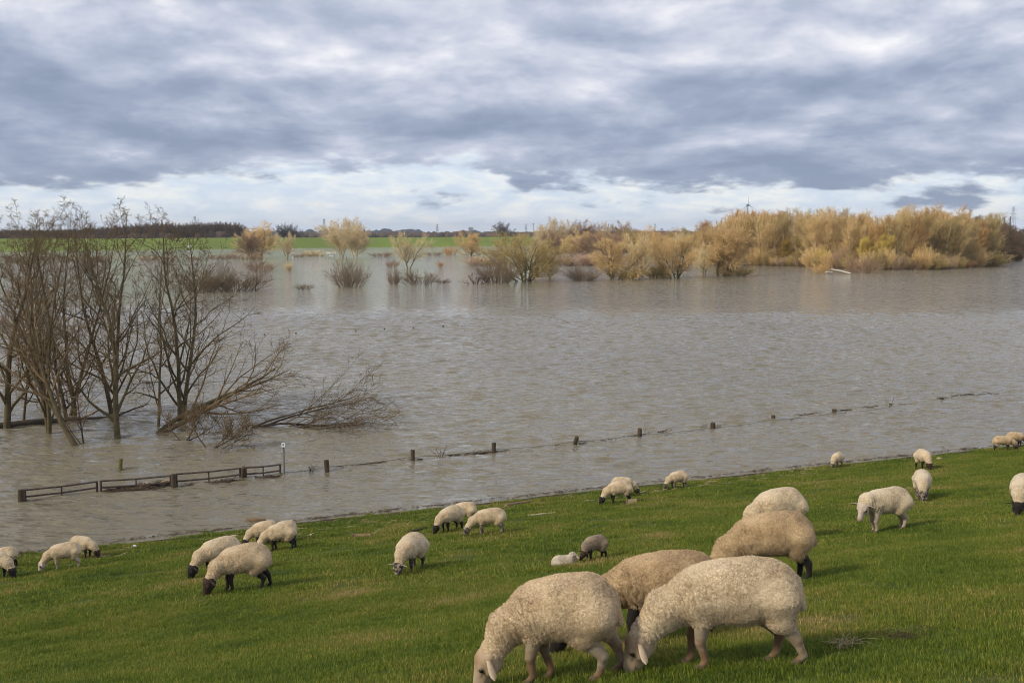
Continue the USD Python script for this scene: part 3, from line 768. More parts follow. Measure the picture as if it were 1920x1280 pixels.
def surface(prims, lo, hi, h):
    """Naive surface nets over the smooth union of PRIMS, then one Newton step onto the surface."""
    n = np.ceil((np.asarray(hi) - lo) / h).astype(int) + 1
    ax = [lo[i] + h * np.arange(n[i]) for i in range(3)]
    G = np.stack(np.meshgrid(*ax, indexing='ij'), -1).astype(np.float32)
    # coarse pass first, so that only blocks near the surface are evaluated finely
    c = 4
    cn = [(k + c - 1) // c for k in n]
    C = np.stack(np.meshgrid(*[lo[i] + h * (c * np.arange(cn[i]) + (c - 1) / 2) for i in range(3)], indexing='ij'), -1).reshape(-1, 3).astype(np.float32)
    cd = blend(prims, C).reshape(cn)
    V = np.repeat(np.repeat(np.repeat(cd, c, 0), c, 1), c, 2)[:n[0], :n[1], :n[2]].astype(np.float32).copy()
    near = np.abs(V) < h * c * 1.6 + 0.03
    V[near] = blend(prims, G[near])
    S = V < 0
    corners = [(i, j, k) for i in (0, 1) for j in (0, 1) for k in (0, 1)]
    sl = lambda A, o: A[o[0]:A.shape[0] - 1 + o[0], o[1]:A.shape[1] - 1 + o[1], o[2]:A.shape[2] - 1 + o[2]]
    cnt = sum(sl(S, o).astype(np.int8) for o in corners)
    act = (cnt > 0) & (cnt < 8)
    idx = np.full(act.shape, -1)
    cells = np.argwhere(act)
    idx[act] = np.arange(len(cells))
    acc, num = np.zeros((len(cells), 3)), np.zeros(len(cells))
    for o in corners:
        for d in range(3):
            if o[d]:
                continue
            e = list(o)
            e[d] = 1
            v0, v1 = V[tuple((cells + o).T)], V[tuple((cells + e).T)]
            cross = (v0 < 0) != (v1 < 0)
            t = np.where(cross, v0 / np.where(cross, v0 - v1, 1), 0)
            pt = np.array(o) + t[:, None] * (np.array(e) - np.array(o))
            acc += pt * cross[:, None]
            num += cross
    P = np.asarray(lo) + h * (cells + acc / num[:, None])
    quads = []
    for d in range(3):
        a, b = (d + 1) % 3, (d + 2) % 3
        e = np.zeros(3, int)
        e[d] = 1
        s0 = S[tuple(slice(0, S.shape[i] - (i == d)) for i in range(3))]
        s1 = S[tuple(slice(int(i == d), S.shape[i]) for i in range(3))]
        q = np.argwhere(s0 != s1)
        q = q[(q[:, a] > 0) & (q[:, b] > 0) & (q[:, a] < S.shape[a] - 1) & (q[:, b] < S.shape[b] - 1)]
        flip = s0[tuple(q.T)]
        ua, ub = np.zeros(3, int), np.zeros(3, int)
        ua[a], ub[b] = 1, 1
        f = np.stack([idx[tuple((q - ua - ub).T)], idx[tuple((q - ub).T)], idx[tuple(q.T)], idx[tuple((q - ua).T)]], 1)
        f[~flip] = f[~flip][:, ::-1]
        quads.append(f)
    F = np.vstack(quads)
    F = F[(F >= 0).all(1)]
    F = np.vstack([F[:, [0, 1, 2]], F[:, [0, 2, 3]]])
    e = h * 0.5
    g = np.stack([blend(prims, (P + np.eye(3)[i] * e).astype(np.float32)) - blend(prims, (P - np.eye(3)[i] * e).astype(np.float32)) for i in range(3)], 1)
    g /= np.linalg.norm(g, axis=1, keepdims=True) + 1e-9
    P = P - g * np.clip(blend(prims, P.astype(np.float32)), -h, h)[:, None]
    return P, F, g


def rot_z(a):
    c, s = math.cos(a), math.sin(a)
    return np.array([[c, -s, 0], [s, c, 0], [0, 0, 1]])


def leaf_ear(root, tip, width, face_dir, n=9):
    """A cupped leaf-shaped ear from root to tip, as a closed thin shell."""
    root, tip = np.asarray(root), np.asarray(tip)
    ax = tip - root
    L = np.linalg.norm(ax)
    ax = ax / L
    nrm = face_dir - ax * (face_dir @ ax)
    nrm /= np.linalg.norm(nrm)
    side = np.cross(ax, nrm)
    rows = []
    for i in range(n):
        t = i / (n - 1)
        w = width * (0.55 + 0.9 * t) * math.sqrt(max(1 - t ** 3.2, 0.0)) * 0.9
        for u in (-1, -0.5, 0, 0.5, 1):
            rows.append(root + ax * L * t + side * w * u + nrm * (0.32 * width * (u * u) * (1 - 0.5 * t)) - np.array([0, 0, 0.10 * L * t * t]))
    front = np.array(rows)
    back = front - nrm * 0.007
    m = len(front)
    f = []
    for i in range(n - 1):
        for k in range(4):
            a = i * 5 + k
            f += [(a, a + 1, a + 6), (a, a + 6, a + 5), (m + a, m + a + 6, m + a + 1), (m + a, m + a + 5, m + a + 6)]
        for k in (0, 4):
            a, b = i * 5 + k, i * 5 + k + 5
            q = [(a, b, m + b), (a, m + b, m + a)]
            f += q if k == 0 else [x[::-1] for x in q]
    return np.vstack([front, back]), np.array(f), m


FACE = {  # (face, leg, hoof, mud share)
    'white': ((0.54, 0.415, 0.28), (0.40, 0.325, 0.225), (0.10, 0.075, 0.05)),
    'pale': ((0.60, 0.50, 0.41), (0.50, 0.41, 0.31), (0.10, 0.08, 0.06)),
    'black': ((0.020, 0.015, 0.013), (0.022, 0.016, 0.014), (0.015, 0.012, 0.010)),
    'brown': ((0.045, 0.026, 0.018), (0.03, 0.02, 0.016), (0.015, 0.012, 0.010)),
    'mottled': ((0.36, 0.29, 0.22), (0.12, 0.09, 0.07), (0.03, 0.025, 0.02)),
    'speckled': ((0.09, 0.065, 0.05), (0.17, 0.13, 0.10), (0.02, 0.018, 0.015)),
}


def sheep(label, px, py, top, yaw, face='black', wool='cream', head=None, neck_yaw=0.0, neck_len=1.0, stride=(0.0, 0.0, 0.0, 0.0), fat=1.0, length=1.0, res=0.02, size=None,
          lying=False, lamb=False, fibres=0, seed=0, ear_droop=0.0, cat='sheep', group='sheep grazing on the dike slope', base=None, head_pitch=None, hpitch=-68, head_yaw=None, length_px=None):
    rng = np.random.default_rng(1000 + seed)
    base = on_ground(px, py) if base is None else np.asarray(base, float)
    yw = math.radians(yaw)
    fwd, left = np.array([math.cos(yw), math.sin(yw)]), np.array([-math.sin(yw), math.cos(yw)])
    back = 0.80 if not lying else 0.36
    if size is None:
        s = 0.9
        for _ in range(12):
            tp = base + np.array([0, 0, back * s])
            s *= (py - top) / max(py - project(tp)[1], 1)
            s = min(max(s, 0.3), 1.25)
    else:
        s = size
    gz = lambda x, y: (float(ground(base[0] + (fwd[0] * x + left[0] * y) * s, base[1] + (fwd[1] * x + left[1] * y) * s)) - base[2]) / s
    zf, zr = gz(0.32, 0), gz(-0.36, 0)
    tilt = math.atan2(zf - zr, 0.68) * 0.8
    zmid = (zf + zr) / 2
    lf = 0.73 * length
    R = np.array([[math.cos(tilt), 0, -math.sin(tilt)], [0, 1, 0], [math.sin(tilt), 0, math.cos(tilt)]])
    up = np.array([0, 0, zmid])
    T = lambda p: R @ (np.array(p, float) * [lf, 1, 1]) + up
    b = fat
    lg = 1.0
    dz = 0.0
    if lying:
        dz = -0.40
    graze = head is None
    tor = [(ell(T((-0.02, 0, 0.575 + dz)), (0.42 * lf, 0.235 * b, 0.22)), 0.05),
           (ell(T((-0.27, 0, 0.585 + dz)), (0.28 * lf, 0.205 * b, 0.205)), 0.09),
           (ell(T((0.28, 0, (0.525 if graze else 0.56) + dz)), (0.25 * lf, 0.19 * b, 0.205)), 0.10),
           (ell(T((0.0, 0, 0.495 + dz)), (0.38 * lf, 0.21 * b, 0.155)), 0.08)]
    # neck and head
    sh = T((0.36, 0, (0.535 if graze else 0.57) + dz))
    if head is None:
        reach = 0.37 * neck_len
        hx, hz = sh[0] + reach, None
        ny = math.radians(neck_yaw)
        poll = np.array([sh[0] - 0.03 + reach * math.cos(ny), reach * math.sin(ny), 0.0])
        poll[2] = gz(poll[0], poll[1]) + 0.26
    else:
        ny = math.atan2(head[1], head[0] - sh[0] + 1e-6)
        poll = np.array(head, float)
    hy = math.radians(neck_yaw if head_yaw is None else head_yaw)
    hp = math.radians(hpitch)
    F_ = np.array([math.cos(hp) * math.cos(hy), math.cos(hp) * math.sin(hy), math.sin(hp)])
    S_ = np.array([-math.sin(hy), math.cos(hy), 0])
    U_ = np.cross(F_, S_)
    hs = 1.25 if not lamb else 1.15
    HW = lambda x, y, z: poll + hs * (F_ * x + S_ * y + U_ * z)
    mid = (sh + poll) / 2 + np.array([0.03, 0, 0.05])
    neckp = [(cone(sh, mid, 0.175 * b, 0.132), 0.09), (cone(mid, poll - F_ * 0.02, 0.132, 0.092), 0.07)]
    legw, legs = [], []
    hoofs = []
    knees = []
    if not lying:
        for q, (x0, y0) in enumerate([(0.30, 0.115), (0.30, -0.115), (-0.36, 0.12), (-0.36, -0.12)]):
            st = stride[q]
            if q < 2:
                top_ = T((x0, y0 * b, 0.45))
                foot = np.array([top_[0] + st * 0.9 + 0.01, y0 * 0.95, 0])
                foot[2] = gz(foot[0], foot[1])
                Lz = top_[2] - foot[2]
                knee = top_ * 0.48 + foot * 0.52 + [0.02 + 0.02 * abs(st), 0, 0.0]
                fet = foot + [-0.012 - 0.1 * st, 0, 0.075]
                legw.append((cone(top_ + [0.02, -0.03 * np.sign(y0), 0.06], top_ * 0.72 + knee * 0.28, 0.125, 0.062), 0.05))
                legs += [(cone(top_, knee, 0.072, 0.040), 0.03), (cone(knee, fet, 0.036, 0.027), 0.015)]
            else:
                top_ = T((x0, y0 * b, 0.52))
                foot = np.array([top_[0] + st * 0.9 - 0.05, y0 * 0.98, 0])
                foot[2] = gz(foot[0], foot[1])
                stif = top_ * 0.58 + foot * 0.42 + [0.085 + 0.3 * st, 0, 0.06]
                hock = top_ * 0.44 + foot * 0.56 + [-0.045 - 0.05 * st, 0, -0.02]
                fet = foot + [-0.022, 0, 0.075]
                legw.append((cone(top_, stif, 0.150, 0.095), 0.06))
                legw.append((cone(stif, stif * 0.55 + hock * 0.45, 0.088, 0.056), 0.04))
                legs += [(cone(stif, hock, 0.082, 0.042), 0.03), (cone(hock, fet, 0.038, 0.028), 0.018)]
                knee = hock
            legs += [(cone(fet, foot + [0.014, 0, 0.02], 0.025, 0.030), 0.010), (ell(foot + [0.026, 0, 0.014], (0.040, 0.028, 0.024)), 0.012)]
            hoofs.append(foot)
            knees.append(knee)
    else:
        for sy in (1, -1):
            legs += [(cone(T((0.26, 0.17 * sy, 0.10)), T((0.46, 0.15 * sy, 0.05)), 0.05, 0.03), 0.03), (cone(T((0.46, 0.15 * sy, 0.05)), T((0.30, 0.20 * sy, 0.03)), 0.028, 0.028), 0.01)]
            legw.append((ell(T((-0.26, 0.18 * sy, 0.13)), (0.20, 0.09, 0.12)), 0.05))
            legs += [(cone(T((-0.16, 0.25 * sy, 0.05)), T((-0.02, 0.27 * sy, 0.03)), 0.03, 0.026), 0.01)]
            hoofs.append(T((0.30, 0.2 * sy, 0)))
            knees.append(T((0.46, 0.15 * sy, 0.05)))
    headp = [(ell(HW(0.03, 0, 0.0), (0.085 * hs,) * 3), 0.03)]
    headp += [(cone(HW(0.05, 0, 0.0), HW(0.20, 0, -0.014), 0.064 * hs, 0.033 * hs), 0.03), (cone(HW(0.04, 0, -0.05), HW(0.19, 0, -0.040), 0.044 * hs, 0.022 * hs), 0.025),
              (cone(HW(0.05, 0, 0.045), HW(0.195, 0, 0.012), 0.036 * hs, 0.026 * hs), 0.025), (ell(HW(0.22, 0, -0.014), (0.032 * hs,) * 3), 0.02)]
    for sy in (1, -1):
        headp += [(ell(HW(0.078, 0.050 * sy, 0.028), (0.026 * hs,) * 3), 0.015), (ell(HW(-0.005, 0.062 * sy, 0.012), (0.03 * hs,) * 3), 0.02), (ell(HW(0.07, 0.045 * sy, -0.03), (0.04 * hs,) * 3), 0.03)]
        headp += [(cone(HW(0.222, 0.018 * sy, 0.004), HW(0.238, 0.022 * sy, -0.006), 0.011 * hs, 0.009 * hs), 0.010)]
    core = [(f, k) for f, k in tor] + neckp
    body = [((lambda f: (lambda p: f(p) + 0.045))(f), k) for f, k in core] + legs + headp
    fleece = tor + neckp + legw
    tail_a, tail_b = T((-0.50 if not lying else -0.48, 0, 0.60 + dz)), T((-0.56, 0, 0.42 + dz * 0.8))
    fleece = fleece + [(cone(tail_a, tail_b, 0.048, 0.034), 0.035)]
    pts = np.array([poll, HW(0.27, 0, 0), HW(0.1, 0.2, 0), HW(0.1, -0.2, 0), T((-0.62, -0.34, 0.1)), T((0.6, 0.34, 0.86 + dz)), T((-0.62, -0.3, 0.86 + dz))] + hoofs + [h_ + [0, 0, -0.03] for h_ in hoofs])
    lo, hi = pts.min(0) - 0.10, pts.max(0) + 0.10
    h = res / s
    Pb, Fb, nb = surface(body, lo, hi, max(h * 0.9, 0.0095))
    Pf, Ff, nf = surface(fleece, lo, hi, h)
    # body colour
    fc, lc, hc = (np.array(c) for c in FACE[face])
    q = (Pb - poll) @ np.stack([F_, S_, U_], 1) / hs
    hd = np.clip(1 - (np.linalg.norm(Pb - HW(0.10, 0, -0.01), axis=1) / hs - 0.15) / 0.05, 0, 1)
    col = np.where(hd[:, None] > 0.5, fc, lc).astype(float)
    nz = meshkit.fbm(Pb * 14 + seed, 4, seed)
    if face == 'mottled':
        m_ = np.clip((meshkit.fbm(Pb * 22 + seed * 3, 3, seed + 4) - 0.50) / 0.06, 0, 1)[:, None]
        col = col * (1 - m_) + np.array([0.045, 0.035, 0.03]) * m_
    if face == 'speckled':
        m_ = np.clip((meshkit.fbm(Pb * 26 + seed * 3, 3, seed + 4) - 0.52) / 0.06, 0, 1)[:, None]
        col = col * (1 - m_) + np.array([0.34, 0.28, 0.22]) * m_
    if face in ('white', 'pale'):
        wm = np.clip((nz - 0.42) / 0.25, 0, 1)[:, None] * (0.55 if face == 'white' else 0.25)
        col = col * (1 - wm) + np.array([0.36, 0.25, 0.15]) * wm
        # pink nostrils and lips, tan brow
        nose = np.clip((q[:, 0] - 0.205) / 0.02, 0, 1) * (hd > 0.4)
        col = col * (1 - 0.55 * nose[:, None]) + np.array([0.30, 0.16, 0.11]) * 0.55 * nose[:, None]
        brow = np.exp(-((q[:, 0] - 0.05) / 0.045) ** 2 - ((q[:, 1]) / 0.065) ** 2 - ((q[:, 2] - 0.07) / 0.045) ** 2) * (face == 'white')
        col = col * (1 - 0.8 * brow[:, None]) + np.array([0.33, 0.17, 0.06]) * 0.8 * brow[:, None]
        if not lying:  # rusty mud on the feet
            zz = Pb[:, 2] - zmid
            mud = np.clip((0.25 + 0.12 * (nz - 0.5) * 4 - zz) / 0.12, 0, 1) * (hd < 0.5) * (0.85 if face == 'white' else 0.3)
            col = col * (1 - mud[:, None]) + np.array([0.20, 0.11, 0.052]) * mud[:, None]
    for sy in (1, -1):   # dark rim and tear streak of the eye
        e0 = np.exp(-(((q[:, 0] - 0.088) / 0.027) ** 2 + ((q[:, 1] - 0.068 * sy) / 0.03) ** 2 + ((q[:, 2] - 0.026) / 0.019) ** 2))
        e1 = np.exp(-(((q[:, 0] - 0.125) / 0.024) ** 2 + ((q[:, 1] - 0.052 * sy) / 0.03) ** 2 + ((q[:, 2] - 0.012) / 0.010) ** 2)) * 0.85
        for e_ in (e0, e1):
            col = col * (1 - e_[:, None] * 0.9) + np.array([0.05, 0.03, 0.022]) * e_[:, None] * 0.9
        n_ = np.exp(-(((q[:, 0] - 0.236) / 0.010) ** 2 + ((q[:, 1] - 0.020 * sy) / 0.009) ** 2 + ((q[:, 2] - 0.000) / 0.012) ** 2)) * 0.85
        col = col * (1 - n_[:, None]) + np.array([0.03, 0.018, 0.015]) * n_[:, None]
    mouth = np.exp(-((q[:, 2] + 0.032) / 0.006) ** 2) * (q[:, 0] > 0.165) * 0.7
    col = col * (1 - mouth[:, None]) + np.array([0.06, 0.035, 0.03]) * mouth[:, None]
    for ft in hoofs:
        w_ = np.clip((0.055 - (Pb[:, 2] - ft[2])) / 0.015, 0, 1) * (np.linalg.norm((Pb - ft)[:, :2], axis=1) < 0.09)
        col = col * (1 - w_[:, None] * 0.8) + hc * w_[:, None] * 0.8
    for kn in knees:
        if face in ('white', 'pale'):
            w_ = np.exp(-(np.linalg.norm((Pb - kn) * [1, 1, 1], axis=1) / 0.05) ** 2) * 0.35
            col = col * (1 - w_[:, None]) + np.array([0.17, 0.10, 0.06]) * w_[:, None]
    col *= (0.85 + 0.5 * (nz - 0.5))[:, None] * 1.0
    # ears joined onto the head
    el = 0.125 * hs
    for sy in (1, -1):
        r_ = HW(0.0, 0.066 * sy, 0.02)
        t_ = HW(0.02 + 0.02 * ear_droop, (0.066 + 0.112) * sy, 0.015 - 0.05 * ear_droop) + np.array([0, 0, -0.035 * ear_droop])
        ev, ef, m_ = leaf_ear(r_, t_, 0.028 * hs, F_ * 0.85 + np.array([0, 0, -0.2]))
        ec = np.tile(fc * 1.05, (len(ev), 1))
        if face in ('white', 'pale', 'mottled'):
            ec[:m_] = np.array([0.52, 0.37, 0.28])
        Fb = np.vstack([Fb, ef + len(Pb)])
        Pb = np.vstack([Pb, ev])
        col = np.vstack([col, ec])
    # fleece: staple clumps and neck folds
    near = res < 0.013
    fd = Pf.astype(float)
    amp = 0.0045 if near else 0.006
    dsp = amp * 2 * (meshkit.fbm(fd * (64 if near else 26) + seed, 2, seed) - 0.5) + 0.028 * (meshkit.fbm(fd * 7 + seed, 2, seed + 7) - 0.5)
    ax = mid - sh + (poll - mid)
    ax /= np.linalg.norm(ax)
    tn = (fd - sh) @ ax
    wn = np.clip((tn + 0.12) / 0.15, 0, 1)
    dsp = dsp + wn * 0.013 * (np.abs(np.sin(tn * 62 + 7 * meshkit.fbm(fd * 9, 2, seed + 3))) ** 0.6 - 0.65)
    Pf = Pf + nf * dsp[:, None]
    wmat = WOOL[wool]
    o = thing('lamb' if lamb else 'sheep', label, cat if not lamb else 'lamb', base, yaw, group, s)
    bd = part(o, 'body', (Pb, Fb), skin, True, color=np.clip(col, 0, 1))
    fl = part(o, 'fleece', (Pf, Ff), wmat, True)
    for sy in (1, -1):
        e = trimesh.creation.icosphere(2, 0.0155 * hs)
        e.apply_translation(HW(0.088, 0.0655 * sy, 0.028))
        part(o, 'eye', e, eye_mat, True)
    if fibres:
        g = np.random.default_rng(seed + 50)
        tri = Pf[Ff]
        ar = np.linalg.norm(np.cross(tri[:, 1] - tri[:, 0], tri[:, 2] - tri[:, 0]), axis=1)
        k = g.choice(len(Ff), fibres, p=ar / ar.sum())
        u = g.random((fibres, 2))
        u = np.where(u.sum(1, keepdims=True) > 1, 1 - u, u)
        p0 = tri[k, 0] + (tri[k, 1] - tri[k, 0]) * u[:, :1] + (tri[k, 2] - tri[k, 0]) * u[:, 1:]
        nn = nf[Ff[k, 0]]
        # neighbouring fibres lean the same way, so that they gather into locks
        lean = np.stack([meshkit.noise(p0 * 190 + j * 31, seed + j) - 0.5 for j in range(3)], 1) * 1.9
        dr = nn + lean + g.normal(0, 0.16, nn.shape)
        dr /= np.linalg.norm(dr, axis=1, keepdims=True)
        ln = g.uniform(0.005, 0.009, fibres)[:, None]
        p1 = p0 + dr * ln * 0.55
        p2 = p1 + (dr + g.normal(0, 0.45, nn.shape) + [0, 0, -0.25]) * ln * 0.5
        p0 = p0 - nn * 0.004
        c = UsdGeom.BasisCurves.Define(stage, numbered(str(fl.GetPath()), 'wool_fibres'))
        c.CreateTypeAttr('linear')
        c.CreatePointsAttr(Vt.Vec3fArray.FromNumpy(np.stack([p0, p1, p2], 1).reshape(-1, 3).astype(np.float32)))
        c.CreateCurveVertexCountsAttr(Vt.IntArray.FromNumpy(np.full(fibres, 3, np.int32)))
        c.CreateWidthsAttr(Vt.FloatArray.FromNumpy(np.tile(np.array([0.0042, 0.0036, 0.0016], np.float32), fibres)))
        c.SetWidthsInterpolation('vertex')
        UsdShade.MaterialBindingAPI.Apply(c.GetPrim()).Bind(wmat)
        tag(c, None, None, None, 'stuff')
    return o


skin = mat('sheep_skin', {'a': ('attribute', {'attribute': 'tint'}), 'tc': ('texture_coordinate', {}), 'n': ('noise_texture', {'scale': 160.0, 'detail': 3.0}), 'b': ('bump', {'strength': 0.7, 'distance': 0.003}),
                          'd': ('rgb_ramp', {'ramp': [(0.3, (0.78, 0.77, 0.76)), (0.7, (1.12, 1.12, 1.12))]}), 'm': ('mix', {'mix_type': 'multiply', 'fac': 1.0}),
                          'p': ('principled_bsdf', {'roughness': 0.75, 'specular_ior_level': 0.25, 'sheen_weight': 0.06, 'sheen_roughness': 0.5})},
           [('tc.object', 'n.vector'), ('n.fac', 'b.height'), ('b.normal', 'p.normal'), ('n.fac', 'd.fac'), ('a.color', 'm.color1'), ('d.color', 'm.color2'), ('m.color', 'p.base_color')])
eye_mat = mat('sheep_eye', {'p': ('principled_bsdf', {'base_color': (0.012, 0.008, 0.005), 'roughness': 0.08})}, [])


def wool_mat(name, light, dirt, lump=105.0, deep=0.007):
    light, dirt = np.array(light), np.array(dirt)
    return mat(name, {
        'tc': ('texture_coordinate', {}), 'v': ('voronoi_texture', {'feature': 'smooth_f1', 'scale': lump, 'smoothness': 0.4, 'randomness': 1.0}),
        'wn': ('noise_texture', {'scale': 30.0, 'detail': 2.0}), 'wm': ('mix', {'mix_type': 'linear_light', 'fac': 0.035}),
        'n': ('noise_texture', {'scale': 190.0, 'detail': 3.0, 'roughness': 0.6}), 'big': ('noise_texture', {'scale': 3.4, 'detail': 4.0, 'roughness': 0.6}),
        'h': ('math', {'math_type': 'multiply_add', 'value2': -1.0}), 'hn': ('math', {'math_type': 'multiply', 'value2': 0.55}), 'b': ('bump', {'strength': 1.0, 'distance': deep}),
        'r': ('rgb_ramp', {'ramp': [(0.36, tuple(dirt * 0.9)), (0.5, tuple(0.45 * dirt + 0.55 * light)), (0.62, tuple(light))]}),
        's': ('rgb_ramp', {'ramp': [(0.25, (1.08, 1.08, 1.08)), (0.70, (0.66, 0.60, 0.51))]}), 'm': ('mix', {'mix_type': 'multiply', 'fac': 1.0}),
        # partings between the locks
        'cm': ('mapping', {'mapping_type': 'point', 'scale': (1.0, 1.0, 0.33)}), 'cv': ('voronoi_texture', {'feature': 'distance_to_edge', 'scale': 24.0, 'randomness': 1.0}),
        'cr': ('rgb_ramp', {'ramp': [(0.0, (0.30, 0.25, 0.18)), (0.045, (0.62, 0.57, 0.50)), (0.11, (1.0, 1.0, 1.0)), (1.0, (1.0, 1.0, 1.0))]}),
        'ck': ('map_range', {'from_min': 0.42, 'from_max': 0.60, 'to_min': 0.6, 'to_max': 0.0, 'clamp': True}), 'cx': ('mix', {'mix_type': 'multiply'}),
        'p': ('principled_bsdf', {'roughness': 0.95, 'specular_ior_level': 0.08, 'sheen_weight': 0.35, 'sheen_roughness': 0.6, 'sheen_tint': (1.0, 0.95, 0.85)})},
        [('tc.object', 'wn.vector'), ('tc.object', 'wm.color1'), ('wn.color', 'wm.color2'), ('wm.color', 'v.vector'), ('tc.object', 'n.vector'), ('tc.object', 'big.vector'), ('n.fac', 'hn.value1'), ('v.distance', 'h.value1'), ('hn.value', 'h.value3'),
         ('h.value', 'b.height'), ('b.normal', 'p.normal'), ('big.fac', 'r.fac'), ('v.distance', 's.fac'), ('r.color', 'm.color1'), ('s.color', 'm.color2'), ('wm.color', 'cm.vector'), ('cm.vector', 'cv.vector'), ('cv.distance', 'cr.fac'), ('big.fac', 'ck.value'), ('ck.result', 'cx.fac'), ('m.color', 'cx.color1'), ('cr.color', 'cx.color2'), ('cx.color', 'p.base_color')])


